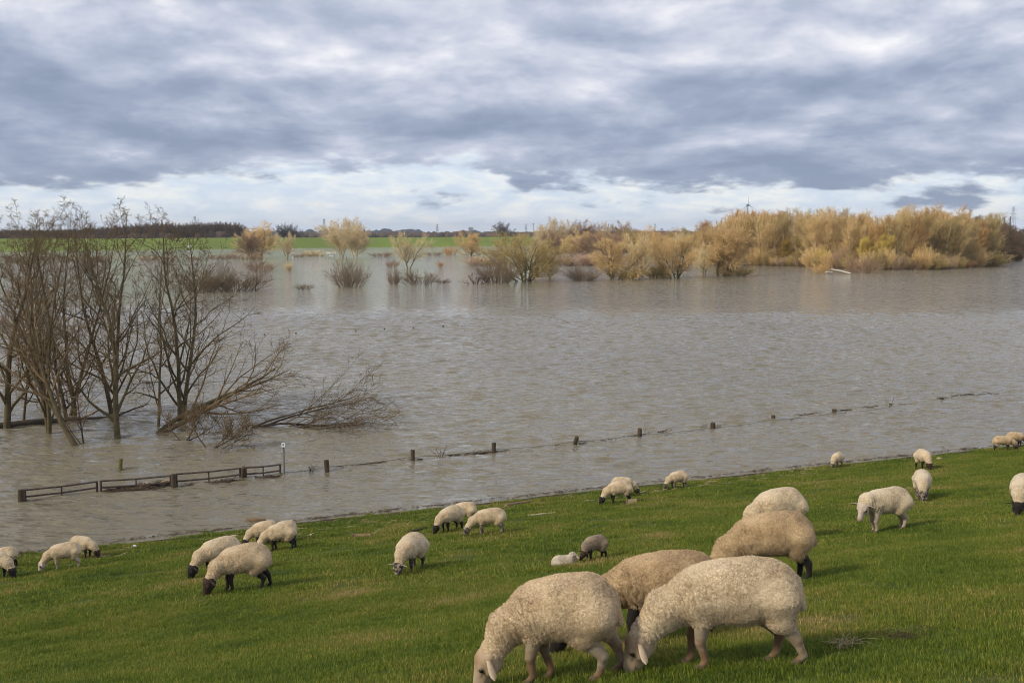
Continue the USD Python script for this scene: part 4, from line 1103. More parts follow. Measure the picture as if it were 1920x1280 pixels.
WOOL = {'cream': wool_mat('wool_cream', (0.80, 0.655, 0.45), (0.67, 0.51, 0.32)),
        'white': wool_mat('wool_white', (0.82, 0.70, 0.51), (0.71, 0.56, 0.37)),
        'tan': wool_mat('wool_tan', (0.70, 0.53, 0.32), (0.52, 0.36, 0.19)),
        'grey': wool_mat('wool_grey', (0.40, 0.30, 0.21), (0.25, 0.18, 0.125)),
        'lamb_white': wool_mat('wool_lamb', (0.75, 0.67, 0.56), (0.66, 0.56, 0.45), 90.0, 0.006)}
NEAR = 'large sheep grazing in the foreground'
FLOCK = [
    # label, px, py (ground centre), back top, yaw, options
    ('woolly white faced ewe at the bottom edge, head cut by the frame', 1076, 1272, 1080, 168, dict(face='white', wool='cream', fat=1.14, length=0.97, neck_yaw=16, neck_len=0.92, stride=(0.03, -0.10, 0.04, -0.12), res=0.0085, fibres=36000, ear_droop=0.9)),
    ('white ewe with tan brow and rust stained feet, nose in the grass, largest sheep', 1388, 1248, 1050, 172, dict(face='white', wool='white', fat=0.97, length=1.13, neck_yaw=4, neck_len=1.1, stride=(-0.03, 0.08, -0.12, 0.06), res=0.0085, fibres=36000, ear_droop=0.9)),
    ('big tan ewe with black legs half hidden between the two white faced ewes', 1256, 1200, 1036, 176, dict(face='black', wool='tan', fat=1.0, length=1.16, neck_yaw=18, neck_len=1.75, stride=(0.08, -0.06, 0.05, -0.05), res=0.0095, fibres=40000)),
    ('golden tan ewe with black hind leg, head hidden behind the largest ewe', 1456, 1094, 962, 176, dict(face='black', wool='tan', fat=1.0, length=1.08, neck_yaw=0, neck_len=1.0, stride=(0.0, 0.05, -0.04, 0.02), res=0.0115, fibres=26000)),
    ('cream sheep whose lower half is hidden by the golden tan ewe', 1457, 1015, 915, 205, dict(face='black', wool='cream', length=0.95, res=0.014)),
    ('slim pale sheep with raised white face and ears out, looking left', 1662, 994, 913, 196, dict(face='pale', wool='white', fat=0.80, length=1.15, head=(0.54, 0.06, 0.52), head_yaw=32, hpitch=-52, stride=(0.02, -0.1, 0.08, -0.06), res=0.012, ear_droop=-0.2)),
    ('cream sheep facing the viewer with dark mottled face, nearer of two in line', 1728, 937, 882, 249, dict(face='speckled', wool='white', fat=0.95, length=1.15, res=0.015, ear_droop=-0.1)),
    ('round cream sheep with brown head turned right, just above the front facing one', 1731, 880, 842, 270, dict(face='brown', wool='cream', res=0.017, ear_droop=-0.1)),
    ('cream sheep with black face cut by the right edge of the picture', 1914, 962, 889, 237, dict(face='black', wool='white', fat=0.95, res=0.014, ear_droop=-0.1)),
    ('brownish cream sheep facing right near the shoreline at the right edge', 1880, 845, 816, 352, dict(face='brown', wool='tan', res=0.02, length=1.1, stride=(0.05, -0.05, 0.04, -0.05))),
    ('sheep farthest right, mostly hidden behind a brownish one facing right', 1903, 838, 809, 356, dict(face='brown', wool='tan', res=0.02)),
    ('small speckled faced sheep alone by the water, turned towards the viewer', 1569, 877, 848, 230, dict(face='speckled', wool='cream', res=0.018, length=1.0)),
    ('lone sheep by the water right of the black headed pair, grazing leftwards', 1272, 916, 882, 200, dict(face='speckled', wool='cream', res=0.018, length=1.0)),
    ('black faced cream sheep at mid shore, front one of an overlapping pair', 1162, 943, 900, 196, dict(face='black', wool='cream', res=0.016, length=1.05, stride=(0.05, -0.05, 0.06, -0.04))),
    ('cream back showing behind the front black faced sheep at mid shore', 1166, 930, 893, 8, dict(face='black', wool='cream', res=0.018)),
    ('cream sheep with black head turned to the viewer, left of the mottled legged one', 845, 996, 948, 226, dict(face='black', wool='cream', res=0.015, ear_droop=-0.1, fat=1.04)),
    ('rump of a sheep showing between two grazing ones above the lambs', 874, 984, 941, 176, dict(face='speckled', wool='cream', res=0.016)),
    ('slim cream sheep with mottled dark legs and dark face grazing leftwards', 920, 1001, 952, 188, dict(face='speckled', wool='cream', fat=0.88, length=1.15, neck_len=1.1, res=0.015, stride=(0.04, -0.06, 0.05, -0.05))),
    ('cream sheep alone in mid slope, mottled white face towards the viewer', 770, 1071, 1001, 250, dict(face='mottled', wool='cream', fat=1.05, res=0.0125, ear_droop=-0.1, stride=(0.02, -0.04, 0.08, -0.04))),
    ('black faced cream ewe with four dark legs, foremost of the left group', 462, 1106, 1020, 196, dict(face='brown', wool='cream', fat=1.02, length=1.02, neck_yaw=26, res=0.0115, fibres=16000, stride=(0.0, 0.1, 0.1, -0.08), ear_droop=0.2)),
    ('cream sheep at the left of the left group, body behind the foremost ewe', 412, 1078, 1008, 222, dict(face='black', wool='cream', res=0.0135)),
    ('cream sheep with dark legs standing right behind the foremost ewe of the left group', 530, 1031, 980, 190, dict(face='black', wool='cream', res=0.014, fat=1.04, stride=(0.04, -0.06, 0.05, -0.05))),
    ('cream sheep by the dark log, partly behind its dark legged neighbour', 500, 1022, 976, 194, dict(face='black', wool='cream', res=0.016)),
    ('sliver of a cream back showing over the two sheep by the dark log', 537, 1014, 975, 186, dict(face='black', wool='cream', res=0.018)),
    ('cream sheep with white face and white legs grazing at the far left', 124, 1066, 1016, 202, dict(face='pale', wool='cream', res=0.014, fat=1.05, length=1.02, ear_droop=0.0)),
    ('cream sheep with dark head grazing rightwards behind the white legged one', 156, 1047, 1004, 344, dict(face='brown', wool='cream', res=0.0155)),
    ('cream sheep cut by the left edge, hind legs towards the shore', 12, 1066, 1025, 186, dict(face='black', wool='cream', res=0.0155)),
    ('sheep entering at the left edge with black head lowered to the grass', -8, 1086, 1030, 340, dict(face='black', wool='cream', res=0.014, neck_len=1.05)),
    ('white lamb lying in the grass with its head up', 1056, 1060, 1046, 4, dict(face='pale', wool='lamb_white', lamb=True, lying=True, head=(0.34, 0.0, 0.40), hpitch=-25, head_yaw=-20, size=0.46, length=1.0, fat=0.85, res=0.010, group='lambs on the slope')),
    ('dark grey brown lamb standing nose to nose with the lying white lamb', 1116, 1050, 1003, 208, dict(face='brown', wool='grey', lamb=True, fat=0.74, length=0.95, head=(0.46, 0.10, 0.36), hpitch=-48, head_yaw=10, res=0.010, group='lambs on the slope')),
]
for k, (lb, px, py, top, yaw, kw) in enumerate(FLOCK):
    sheep(lb, px, py, top, yaw, seed=k, **kw)

# ---------------------------------------------------------------- far away: woods on the horizon, masts, buildings
def mass(name, label, items, material, cat='wood', kind='stuff', seed=0):
    """A far-off wood that reads as one mass: many ragged lumps of crown, one object."""
    rng = np.random.default_rng(seed)
    ms = []
    for (x, y, z0, h, w) in items:
        m = trimesh.creation.icosphere(1, 1.0)
        v = np.array(m.vertices)
        v = v * (1 + 0.35 * (meshkit.noise(v * 2.1 + rng.random(3) * 50) - 0.5)[:, None])
        v = v * [w / 2, w / 2, h / 2] + [x, y, z0 + h / 2]
        ms.append((v, np.array(m.faces)))
    return solo(name, join(ms), material, label, cat, kind=kind)


wood_dark = plain('far_wood_dark', (0.075, 0.050, 0.038), 0.95, 0.4, 0.25)
wood_blue = plain('far_wood_blue', (0.040, 0.044, 0.050), 0.95, 0.35, 0.02)
wood_brown = plain('far_wood_brown', (0.085, 0.055, 0.036), 0.95, 0.35, 0.05)


def far_at(px, dist, z):
    d = ray(px, 437)
    t = dist / d[1]
    return np.array([d[0] * t, dist, z])


# ragged dark wood behind the left part of the far dike: stems and crowns in one mass
rng = np.random.default_rng(8)


def fringe(x0, x1, step, dist, top, seed, h0=0.5):
    rng = np.random.default_rng(seed)
    out = []
    for x in np.arange(x0, x1, step):
        dd = dist * rng.uniform(0.96, 1.06)
        p = far_at(x + rng.normal(0, step), dd, h0)
        ty_ = np.interp(x, *zip(*top)) + rng.normal(0, 1.3)
        z = EYE + (437 - ty_) * dd / FPX
        h = max(z - h0, 1.5)
        out.append((p[0], p[1], h0, h, h * rng.uniform(0.5, 1.6)))
    return out


make_plume('far_stand', 51, 'dark', 'far', H=14.0, stems=3, fine=0.045, dense=0.8, wind=0.1)
CL = CLASSES['far_stand']
items = fringe(-60, 462, 1.5, 640, [(-60, 432), (150, 430), (225, 424), (300, 419), (330, 421), (400, 418), (440, 419), (455, 424), (466, 434)], 3)
pi = UsdGeom.PointInstancer.Define(stage, '/World/far_wood')
UsdGeom.Xform.Define(stage, '/World/far_wood/prototypes')
tr = UsdGeom.Xform.Define(stage, '/World/far_wood/prototypes/tree')
tr.GetPrim().GetReferences().AddInternalReference(CL[0])
pi.CreatePrototypesRel().SetTargets([tr.GetPath()])
pi.CreateProtoIndicesAttr(Vt.IntArray([0] * len(items)))
pi.CreatePositionsAttr(Vt.Vec3fArray([Gf.Vec3f(float(a), float(b), float(c)) for a, b, c, h, w in items]))
pi.CreateScalesAttr(Vt.Vec3fArray([Gf.Vec3f(float(h / CL[1]) * 0.9, float(h / CL[1]) * 0.9, float(h / CL[1])) for a, b, c, h, w in items]))
pi.CreateOrientationsAttr(Vt.QuathArray([Gf.Quath(Gf.Rotation(Gf.Vec3d(0, 0, 1), float(k * 73 % 360)).GetQuat()) for k in range(len(items))]))
tag(pi, 'dark brown leafless wood behind the left part of the far dike', 'wood', None, 'stuff')
mass('far_wood_floor', 'dark undergrowth of the brown wood behind the far dike', [(x, y, z, h * 0.62, h * 0.7) for x, y, z, h, w in items[::2]], wood_dark, seed=1)
mass('horizon_wood', 'thin bluish line of distant woods along the horizon', fringe(-150, 2000, 3.0, 2300, [(-150, 432), (460, 434), (590, 433), (690, 431), (790, 432), (800, 435), (870, 434), (960, 435), (1320, 434), (2000, 432)], 4), wood_blue, seed=2)
mass('horizon_copse', 'brownish hedge line behind the far dike in the middle', fringe(560, 1320, 2.2, 1300, [(560, 438), (640, 437), (870, 436), (1000, 435), (1100, 433), (1320, 435)], 5), wood_brown, seed=3)
for label, px, dist, base_z, top, wide in [
    ('lone dark round crowned tree behind the far dike at the middle of the horizon', 940, 900, 1.0, 416, 40),
    ('dark bare tree behind the far dike next to the brown wood end', 534, 720, 1.0, 419, 34),
    ('dark bare tree right behind its twin at the brown wood end', 548, 740, 1.0, 420, 26),
]:
    p = far_at(px, dist, base_z)
    plant('dark_oak', label, 'tree', 'far_tree', p, EYE + (437 - top) * dist / FPX - base_z, wide * dist / FPX, px % 360)

steel = plain('mast_steel', (0.16, 0.17, 0.19), 0.6, 0.2, 1.0)
concrete = plain('tower_concrete', (0.34, 0.35, 0.37), 0.85, 0.15, 0.2)
glass_dark = plain('dark_windows', (0.05, 0.055, 0.065), 0.3, 0.2, 0.2)
black_paint = plain('dark_chimney', (0.045, 0.045, 0.05), 0.7, 0.2, 0.3)
white_paint = plain('white_paint', (0.78, 0.78, 0.76), 0.55, 0.06, 2.0)
red_paint = plain('red_paint', (0.42, 0.05, 0.04), 0.55, 0.1, 2.0)


def bar(a, b, r, sides=4):
    P = np.array([[a, b]], float)
    return tubes(P, np.array([[r, r]]), sides)


def box(lo, hi, bevel=0.0):
    m = trimesh.creation.box(np.array(hi) - lo)
    m.apply_translation((np.array(hi) + lo) / 2)
    return np.array(m.vertices), np.array(m.faces)


def rod(p, q, r, n=10):
    """Solid round bar with closed ends."""
    m = trimesh.creation.cylinder(r, segment=[p, q], sections=n)
    return np.array(m.vertices), np.array(m.faces)


def pylon(label, px, dist, top, arms=3):
    p = far_at(px, dist, 0.5)
    h = EYE + (437 - top) * dist / FPX - 0.5
    o = thing('power_pylon', label, 'pylon', p)
    w0, w1, r = h * 0.10, h * 0.018, max(dist * 0.00010, 0.12)
    ms = []
    for sx in (-1, 1):
        for sy in (-1, 1):
            ms.append(bar((sx * w0, sy * w0, 0), (sx * w1, sy * w1, h), r))
    n = 9
    for k in range(n):
        z0, z1 = h * k / n, h * (k + 1) / n
        a, b = w0 + (w1 - w0) * k / n, w0 + (w1 - w0) * (k + 1) / n
        for sy in (-1, 1):
            ms += [bar((-a, sy * a, z0), (b, sy * b, z1), r * 0.6), bar((a, sy * a, z0), (-b, sy * b, z1), r * 0.6)]
    part(o, 'lattice', join(ms), steel)
    for k in range(arms):
        z = h * (0.62 + 0.14 * k)
        L_ = h * (0.15 - 0.02 * k)
        part(o, 'cross_arm', join([bar((-L_, 0, z), (0, 0, z + h * 0.03), r * 0.7), bar((L_, 0, z), (0, 0, z + h * 0.03), r * 0.7), bar((-L_, 0, z), (L_, 0, z), r * 0.7)]), steel)
    return o


pylon('lattice mast on the horizon left of the pale tree pair', 608, 1900, 410)
pylon('lattice mast on the horizon between yellow tree and tower block', 820, 2400, 420)
pylon('lattice mast on the horizon right of the lone round tree', 986.5, 2400, 420)
pylon('lattice mast on the horizon above the second tree right of the largest willow', 1141, 2400, 420)
pylon('tall pylon showing above the right end of the golden wood', 1898, 1500, 388)


def lamp_mast(label, px, dist, top):
    p = far_at(px, dist, 0.5)
    h = EYE + (437 - top) * dist / FPX - 0.5
    o = thing('mast', label, 'mast', p)
    part(o, 'pole', rod((0, 0, 0), (0, 0, h * 0.94), dist * 0.00026), steel, 30)
    part(o, 'head', join([rod((-h * 0.05, 0, h * 0.95), (h * 0.05, 0, h * 0.95), dist * 0.0004), rod((0, 0, h * 0.93), (0, 0, h), dist * 0.0003)]), steel, 30)


lamp_mast('thin mast with a head on the horizon left of the tall pale tree', 1000, 1700, 419)
lamp_mast('thin mast with a head on the horizon above the broad willow with forked trunk', 1228, 1700, 420)

p = far_at(883, 3000, 0.5)
o = thing('tower_block', 'grey tower block on the horizon left of the lone round tree', 'building', p)
part(o, 'wall', box((-7, -7, 0), (7, 7, 24)), concrete)
part(o, 'roof', box((-7.4, -7.4, 24.02), (7.4, 7.4, 25.2)), concrete)
for k in range(6):
    part(o, 'window', box((-6, -7.15, 5 + 3 * k), (6, -7.02, 6.4 + 3 * k)), glass_dark)
for px_, top, label in ((1893, 408, 'short dark chimney above the right end of the wood'), (1882, 409, 'dark chimney left of the short one above the wood')):
    p = far_at(px_, 1600, 0.5)
    h = EYE + (437 - top) * 1600 / FPX
    o = thing('chimney', label, 'chimney', p)
    m = trimesh.creation.cylinder(1.2, h, sections=16)
    m.vertices[:, :2] *= (1.15 - 0.35 * (m.vertices[:, 2:] / h + 0.5))
    m.apply_translation([0, 0, h / 2])
    part(o, 'shaft', m, black_paint, 30)
    part(o, 'rim', rod((0, 0, h + 0.02), (0, 0, h + 1.0), 1.15, 16), black_paint, 30)
p = far_at(1401, 1500, 0.5)
hub = EYE + (437 - 386.5) * 1500 / FPX
o = thing('wind_turbine', 'dark wind turbine rising over the golden wood with one blade upright', 'wind turbine', p)
part(o, 'tower', tubes(np.array([[[0, 0, 0], [0, 0, hub * 0.5], [0, 0, hub]]], float), np.array([[1.0, 0.8, 0.6]]), 12), steel, True)
part(o, 'nacelle', box((-1.6, -3.2, hub - 1.2), (1.6, 3.4, hub + 1.6)), steel)
part(o, 'hub', rod((0, -4.6, hub), (0, -3.22, hub), 1.3, 12), steel, 30)
for k in range(3):
    a = math.radians(92 + 120 * k)
    dv = np.array([math.cos(a), 0, math.sin(a)])
    sd = np.array([-math.sin(a), 0, math.cos(a)])
    c0 = np.array([0, -4.0, hub])
    rows = []
    for t, w in ((0.03, 0.4), (0.2, 0.8), (0.6, 0.5), (1.0, 0.18)):
        c = c0 + dv * 13 * t
        rows += [c - sd * w * 0.4, c + np.array([0, -0.22 * w, 0]), c + sd * w * 0.6, c + np.array([0, 0.22 * w, 0])]
    f = []
    for i in range(3):
        for j in range(4):
            a0, a1 = i * 4 + j, i * 4 + (j + 1) % 4
            f += [(a0, a1, a1 + 4), (a0, a1 + 4, a0 + 4)]
    part(o, 'blade', (np.array(rows), np.array(f)), steel, 40)

# small signs and marks across the water
p = at_water(621, 483)
s = 1 / px_size(p)
o = thing('boat_sign', 'white framed board on posts in the water by the pale trees', 'sign', p)
part(o, 'board', box((-8.5 * s, -0.05, 7.2 * s), (8.5 * s, 0.05, 11 * s)), white_paint)
for x in (-5.5, 5.5):
    part(o, 'post', box(((x - 0.7) * s, 0.06, -0.5), ((x + 0.7) * s, 0.06 + 1.2 * s, 10.5 * s)), plain('sign_post_grey', (0.35, 0.37, 0.38)) if x < 0 else LOOKS + 'sign_post_grey')
part(o, 'rail', box((-5 * s, 0.08, 2.4 * s), (5 * s, 0.08 + 0.6 * s, 3.6 * s)), white_paint)
p = at_water(355, 467.5)
s = 1 / px_size(p)
o = thing('white_sign', 'white board sign at the far water edge beyond the left clump', 'sign', p)
part(o, 'panel', box((-4 * s, -0.08, 3.4 * s), (4 * s, 0.08, 7.6 * s)), white_paint)
part(o, 'lettering', join([box((-3 * s, -0.11, 5.0 * s), (-0.6 * s, -0.085, 6.1 * s)), box((-0.1 * s, -0.11, 5.0 * s), (1.3 * s, -0.085, 6.1 * s)), box((1.8 * s, -0.11, 5.0 * s), (3 * s, -0.085, 6.1 * s))]), glass_dark)
part(o, 'post', rod((0, 0.3, -0.5), (0, 0.3, 7 * s), 0.09), steel, 30)
p = at_water(549, 483)
s = 1 / px_size(p)
o = thing('striped_marker', 'red and white striped marker post by the slim greenish tree', 'marker', p)
for k in range(5):
    part(o, 'band', rod((0, 0, (k * 3.6 - (0.6 if k == 0 else 0)) * s), (0, 0, (k * 3.6 + 3.55) * s), 0.9 * s, 12), white_paint if k % 2 == 0 else red_paint, 30)

# ---------------------------------------------------------------- fence standing in the flood
post_wood = plain('post_wood', (0.066, 0.048, 0.030), 0.9, 0.5, 9.0, 0.012, stretch=(1, 1, 0.15))
rail_rust = plain('rail_metal', (0.070, 0.052, 0.044), 0.6, 0.5, 9.0, 0.004)
galv = plain('sign_pole', (0.17, 0.17, 0.16), 0.5, 0.3, 8.0)
moss = plain('mossy_wood', (0.125, 0.115, 0.035), 0.9, 0.4, 9.0, 0.012)
reed_mat = plain('flotsam', (0.075, 0.052, 0.033), 0.95, 0.6, 3.0)
straw_mat = plain('flotsam_pale', (0.36, 0.27, 0.16), 0.9, 0.4, 6.0)


def fence_post(label, px, py, top, wide, seed, material=None, lean=0.04):
    rng = np.random.default_rng(seed)
    p = at_water(px, py)
    s = 1 / px_size(p)
    h, r = (py - top) * s, wide * s / 2
    n, sides = 7, 12
    zz = np.linspace(-0.6, h, n)
    P = np.stack([rng.normal(0, lean) * zz, rng.normal(0, lean) * zz, zz], 1)[None]
    v, f = tubes(P, np.full((1, n), r) * rng.uniform(0.94, 1.05, (1, n)), sides)
    v[:, :2] += (0.16 * r * (meshkit.noise(v * [9, 9, 1.5] + seed) - 0.5))[:, None]
    v[-sides:, 2] += rng.normal(0, 0.012, sides)
    c = len(v)
    v = np.vstack([v, v[-sides:].mean(0) + [0, 0, 0.01]])
    f = np.vstack([f, [(c - sides + k, c - sides + (k + 1) % sides, c) for k in range(sides)]])
    return solo('fence_post', (v + p, f), material or post_wood, label, 'post', 45, 'fence posts standing in the flood')


GP = [(40, 943, 917), (325, 913, 888), (456, 898, 875)]
fence_post('first fence post at the left end of the metal rails', 40, 943, 917, 11, 1)
fence_post('stout fence post between the second and third metal rail section', 326, 914, 888, 10, 2)
fence_post('fence post between the third and last metal rail section', 456, 898, 875, 9, 3)
for k, (lb, px, py, top, wd) in enumerate([
    ('fence post just right of the white signpost', 613.5, 885, 861, 9.5),
    ('second fence post right of the signpost, beside floating twigs', 774, 865, 843, 8),
    ('third fence post right of the signpost', 926, 849, 830, 8),
    ('fourth fence post right of the signpost, slightly tilted', 1078, 833, 818, 8),
    ('fifth fence post right of the signpost', 1199, 819, 803, 8),
    ('stubby brown fence post right of the floating branches', 1337, 803, 792, 9),
    ('short dark post stump in the water line of reeds', 1450, 787, 778, 8),
    ('post stump barely above water in the floating reeds', 1564, 773.5, 767, 8),
    ('last post stump with a twig standing up', 1670, 761, 757, 6),
    ('lone stump above water far right of the fence line', 1765, 749, 745, 8)]):
    fence_post(lb, px, py, top, wd, 10 + k, lean=0.12 if 'tilted' in lb else 0.04)
fence_post('mossy stake alone in the water behind the second rail section', 225.5, 882, 860, 8, 30, moss)
for k, (px, py, ww) in enumerate([(496, 629, 3.5), (555, 626.5, 3.5), (667, 622, 3.2), (721, 618.5, 3.2), (775, 616.5, 3.5), (831, 613.5, 4)]):
    o = fence_post(f'tiny dark post top in open water, number {["one", "two", "three", "four", "five", "six"][k]} from the left of six', px, py, py - 3.2, ww * 0.8, 40 + k)


def gate(label, a, b, sag=0.0, mids=(0.5,)):
    """Rail section between two pixels at the waterline: two rails, end uprights, middle uprights."""
    p, q = at_water(*a[:2]), at_water(*b[:2])
    h0, h1 = (a[1] - a[2]) / px_size(p), (b[1] - b[2]) / px_size(q)
    o = thing('rail_section', label, 'fence rails', p)
    d = q - p
    for t in (0.005, 0.995):
        h = h0 + (h1 - h0) * t
        part(o, 'upright', rod(d * t + [0, 0, -0.4], d * t + [0, 0, h + 0.02], 0.034), rail_rust, 30)
    for t in mids:
        h = h0 + (h1 - h0) * t
        part(o, 'upright', rod(d * t + [0, 0, -0.4], d * t + [0, 0, h], 0.022), rail_rust, 30)
    for name, fr in (('top_rail', 1.0), ('lower_rail', 0.42)):
        a_, b_ = np.array([0, 0, h0 * fr]), d + [0, 0, h1 * fr]
        m_ = (a_ + b_) / 2 - [0, 0, 0.02]
        part(o, name, tubes(np.array([[a_, m_, b_]]), np.full((1, 3), 0.028), 8), rail_rust, True)
    return o


gate('first metal rail section at the left end of the fence', (47, 940, 918), (183, 922, 902))
gate('second metal rail section, full of floating reeds', (189, 922, 901), (321, 912, 891))
gate('third metal rail section between the two stout posts', (331, 912, 888), (451, 898, 877))
gate('last metal rail section next to the white signpost', (461, 897, 876), (526, 890, 870))

p = at_water(533, 891)
s = 1 / px_size(p)
o = thing('signpost', 'tall thin pole with small white sign beside the end of the rails', 'sign', p)
part(o, 'pole', rod((0, 0, -0.6), (0, 0, 60 * s), 0.030, 12), galv, 30)
sh = []
W_, H_ = 3.2 * s, 9.5 * s
from shapely.geometry import Polygon, Point
outline = Polygon([(-W_, 0), (W_, 0), (W_, H_ * 0.72), (W_ * 0.6, H_), (-W_ * 0.6, H_), (-W_, H_ * 0.72)])
m = trimesh.creation.extrude_polygon(outline, 0.012, engine='earcut')
m.apply_transform(trimesh.transformations.rotation_matrix(math.pi / 2, [1, 0, 0]))
m.apply_translation([0, -0.036, 54 * s])
part(o, 'panel', m, white_paint)
em = plain('emblem_green', (0.05, 0.09, 0.065), 0.6, 0.2, 8.0)
bird = [Point(0, H_ * 0.62).buffer(W_ * 0.42), Polygon([(-W_ * 0.5, H_ * 0.74), (-W_ * 0.1, H_ * 0.55), (W_ * 0.55, H_ * 0.60), (W_ * 0.2, H_ * 0.40), (-W_ * 0.35, H_ * 0.42)])]
from shapely.ops import unary_union
m = trimesh.creation.extrude_polygon(unary_union(bird), 0.004, engine='earcut')
m.apply_transform(trimesh.transformations.rotation_matrix(math.pi / 2, [1, 0, 0]))
m.apply_translation([0, -0.050, 54 * s])
part(o, 'emblem', m, em)
part(o, 'text_strip', box((-W_ * 0.7, -0.053, 55.2 * s), (W_ * 0.7, -0.0495, 55.9 * s)), em)
part(o, 'cap', rod((0, 0, 60.05 * s), (0, 0, 64.5 * s), 0.038, 10), black_paint, 30)

# floating log behind the left trees
p, q = at_water(-40, 806), at_water(262, 778)
mid_ = [p + (q - p) * t + np.array([0, 0, 0.05 + 0.05 * math.sin(5 * t)]) for t in np.linspace(0, 1, 12)]
m = tubes(np.array([mid_]), np.linspace(0.20, 0.04, 12)[None] * (1 + 0.1 * np.sin(np.arange(12) * 2.1)), 9)
o = thing('floating_log', 'long dark trunk floating behind the left trees', 'log', (0, 0, 0))
part(o, 'trunk', m, BARK['dark'], True)
part(o, 'stub', tubes(np.array([[mid_[9], mid_[9] + [0.9, 0.2, 0.35], mid_[9] + [1.5, 0.3, 0.55]]]), np.array([[0.05, 0.04, 0.02]]), 6), BARK['dark'], True)
p, q = at_water(1559, 508), at_water(1596, 514)
o = thing('white_driftwood', 'bleached white trunk lying in the water before the golden wood', 'driftwood', (0, 0, 0))
bleach = plain('bleached_wood', (0.56, 0.51, 0.43), 0.8, 0.15, 1.0)
part(o, 'trunk', tubes(np.array([[p + [0, 0, 0.35], (p + q) / 2 + [0, 0, 0.3], q + [0, 0, 0.1]]]), np.array([[0.12, 0.17, 0.15]]), 8), bleach, True)
part(o, 'branch', tubes(np.array([[at_water(1549, 512) + [0, 0, 0.12], at_water(1562, 513) + [0, 0, 0.2]]]), np.array([[0.14, 0.18]]), 7), bleach, True)


def drift(name, label, path_px, n, material, seed, width=0.35, L_=(0.15, 0.6), r=(0.006, 0.016), up=0.15, cat='flotsam', kind='stuff', land=False, zoff=0.01, thin=0.38):
    """Reeds and twigs washed together along a line."""
    rng = np.random.default_rng(seed)
    pts = np.array([(on_ground(*x) if land else at_water(*x)) for x in path_px])
    seg = np.linalg.norm(np.diff(pts, axis=0), axis=1)
    cum = np.r_[0, np.cumsum(seg)]
    t = rng.random(n) * cum[-1]
    dens = meshkit.noise(np.stack([t / 1.1, t * 0, t * 0], 1), seed)
    t = t[dens > thin]
    n = len(t)
    c = np.stack([np.interp(t, cum, pts[:, k]) for k in range(3)], 1)
    dirs = np.stack([np.interp(t + 0.3, cum, pts[:, k]) - np.interp(t - 0.3, cum, pts[:, k]) for k in range(3)], 1)
    dirs /= np.linalg.norm(dirs, axis=1, keepdims=True) + 1e-9
    perp = np.stack([-dirs[:, 1], dirs[:, 0], np.zeros(n)], 1)
    c = c + perp * rng.normal(0, width / 2, n)[:, None]
    if land:
        c[:, 2] = ground(c[:, 0], c[:, 1])
    c[:, 2] += zoff + np.abs(rng.normal(0, 0.03, n))
    dd = dirs + rng.normal(0, 0.35, (n, 3)) * [1, 1, 0]
    dd[:, 2] += rng.normal(0, up, n) * 0.5
    dd /= np.linalg.norm(dd, axis=1, keepdims=True)
    ln = rng.uniform(*L_, n)[:, None]
    P = np.stack([c - dd * ln / 2, c + rng.normal(0, 0.02, (n, 3)), c + dd * ln / 2], 1)
    return solo(name, tubes(P, np.repeat(rng.uniform(*r, n)[:, None], 3, 1), 3), material, label, cat, kind=kind)


drift('reed_line', 'dark floating reeds caught along the metal rails', [(40, 944), (185, 926), (325, 914), (456, 900), (535, 892)], 520, reed_mat, 1, 0.10, thin=0.3, zoff=-0.015)
drift('reed_heap', 'brown heap of reeds washed against the second rail section', [(205, 922), (250, 917), (300, 910), (322, 908)], 300, reed_mat, 2, 0.28, up=0.3, thin=-1)
drift('straw_heap', 'pale straw on top of the reeds at the second rail section', [(255, 914), (290, 909), (318, 905)], 60, straw_mat, 3, 0.25, up=0.5, thin=-1)
drift('reed_line', 'floating reeds and twigs between the signpost and the third post', [(540, 893), (613, 882), (700, 868), (774, 863), (840, 856), (926, 847)], 420, reed_mat, 4, 0.09, (0.15, 0.6), (0.004, 0.010), thin=0.40, zoff=-0.02)
drift('reed_line', 'floating reeds between the third and fifth post', [(926, 849), (1000, 840), (1078, 831), (1140, 825), (1199, 817), (1260, 807)], 320, reed_mat, 5, 0.09, (0.15, 0.7), (0.004, 0.010), thin=0.42, zoff=-0.02)
drift('reed_line', 'floating reeds trailing to the last stumps on the right', [(1290, 802), (1337, 799), (1400, 793), (1450, 785), (1565, 771), (1670, 760), (1700, 759)], 400, reed_mat, 6, 0.10, (0.2, 0.8), (0.005, 0.012), thin=0.42, zoff=-0.02)
drift('reed_line', 'short bits of flotsam near the lone stump at the far right', [(1755, 749), (1810, 741), (1870, 738)], 60, reed_mat, 7, 0.13, (0.2, 0.6), (0.006, 0.013))
drift('wrack_line', 'thin dark line of washed up debris along the edge of the grass', [(-30, 1046), (160, 1024), (330, 1004), (480, 987), (700, 962), (960, 934), (1200, 908), (1440, 882), (1700, 855), (1950, 828)], 3000, reed_mat, 8, 0.13, (0.05, 0.20), (0.003, 0.007), land=True, thin=0.12, up=0.05)
drift('wrack_straw', 'scattered pale straw and twigs on the grass near the water', [(40, 1052), (330, 1016), (480, 1004), (700, 985), (960, 950), (1200, 925), (1440, 893), (1700, 866)], 420, straw_mat, 9, 1.4, (0.08, 0.35), (0.004, 0.009), land=True)


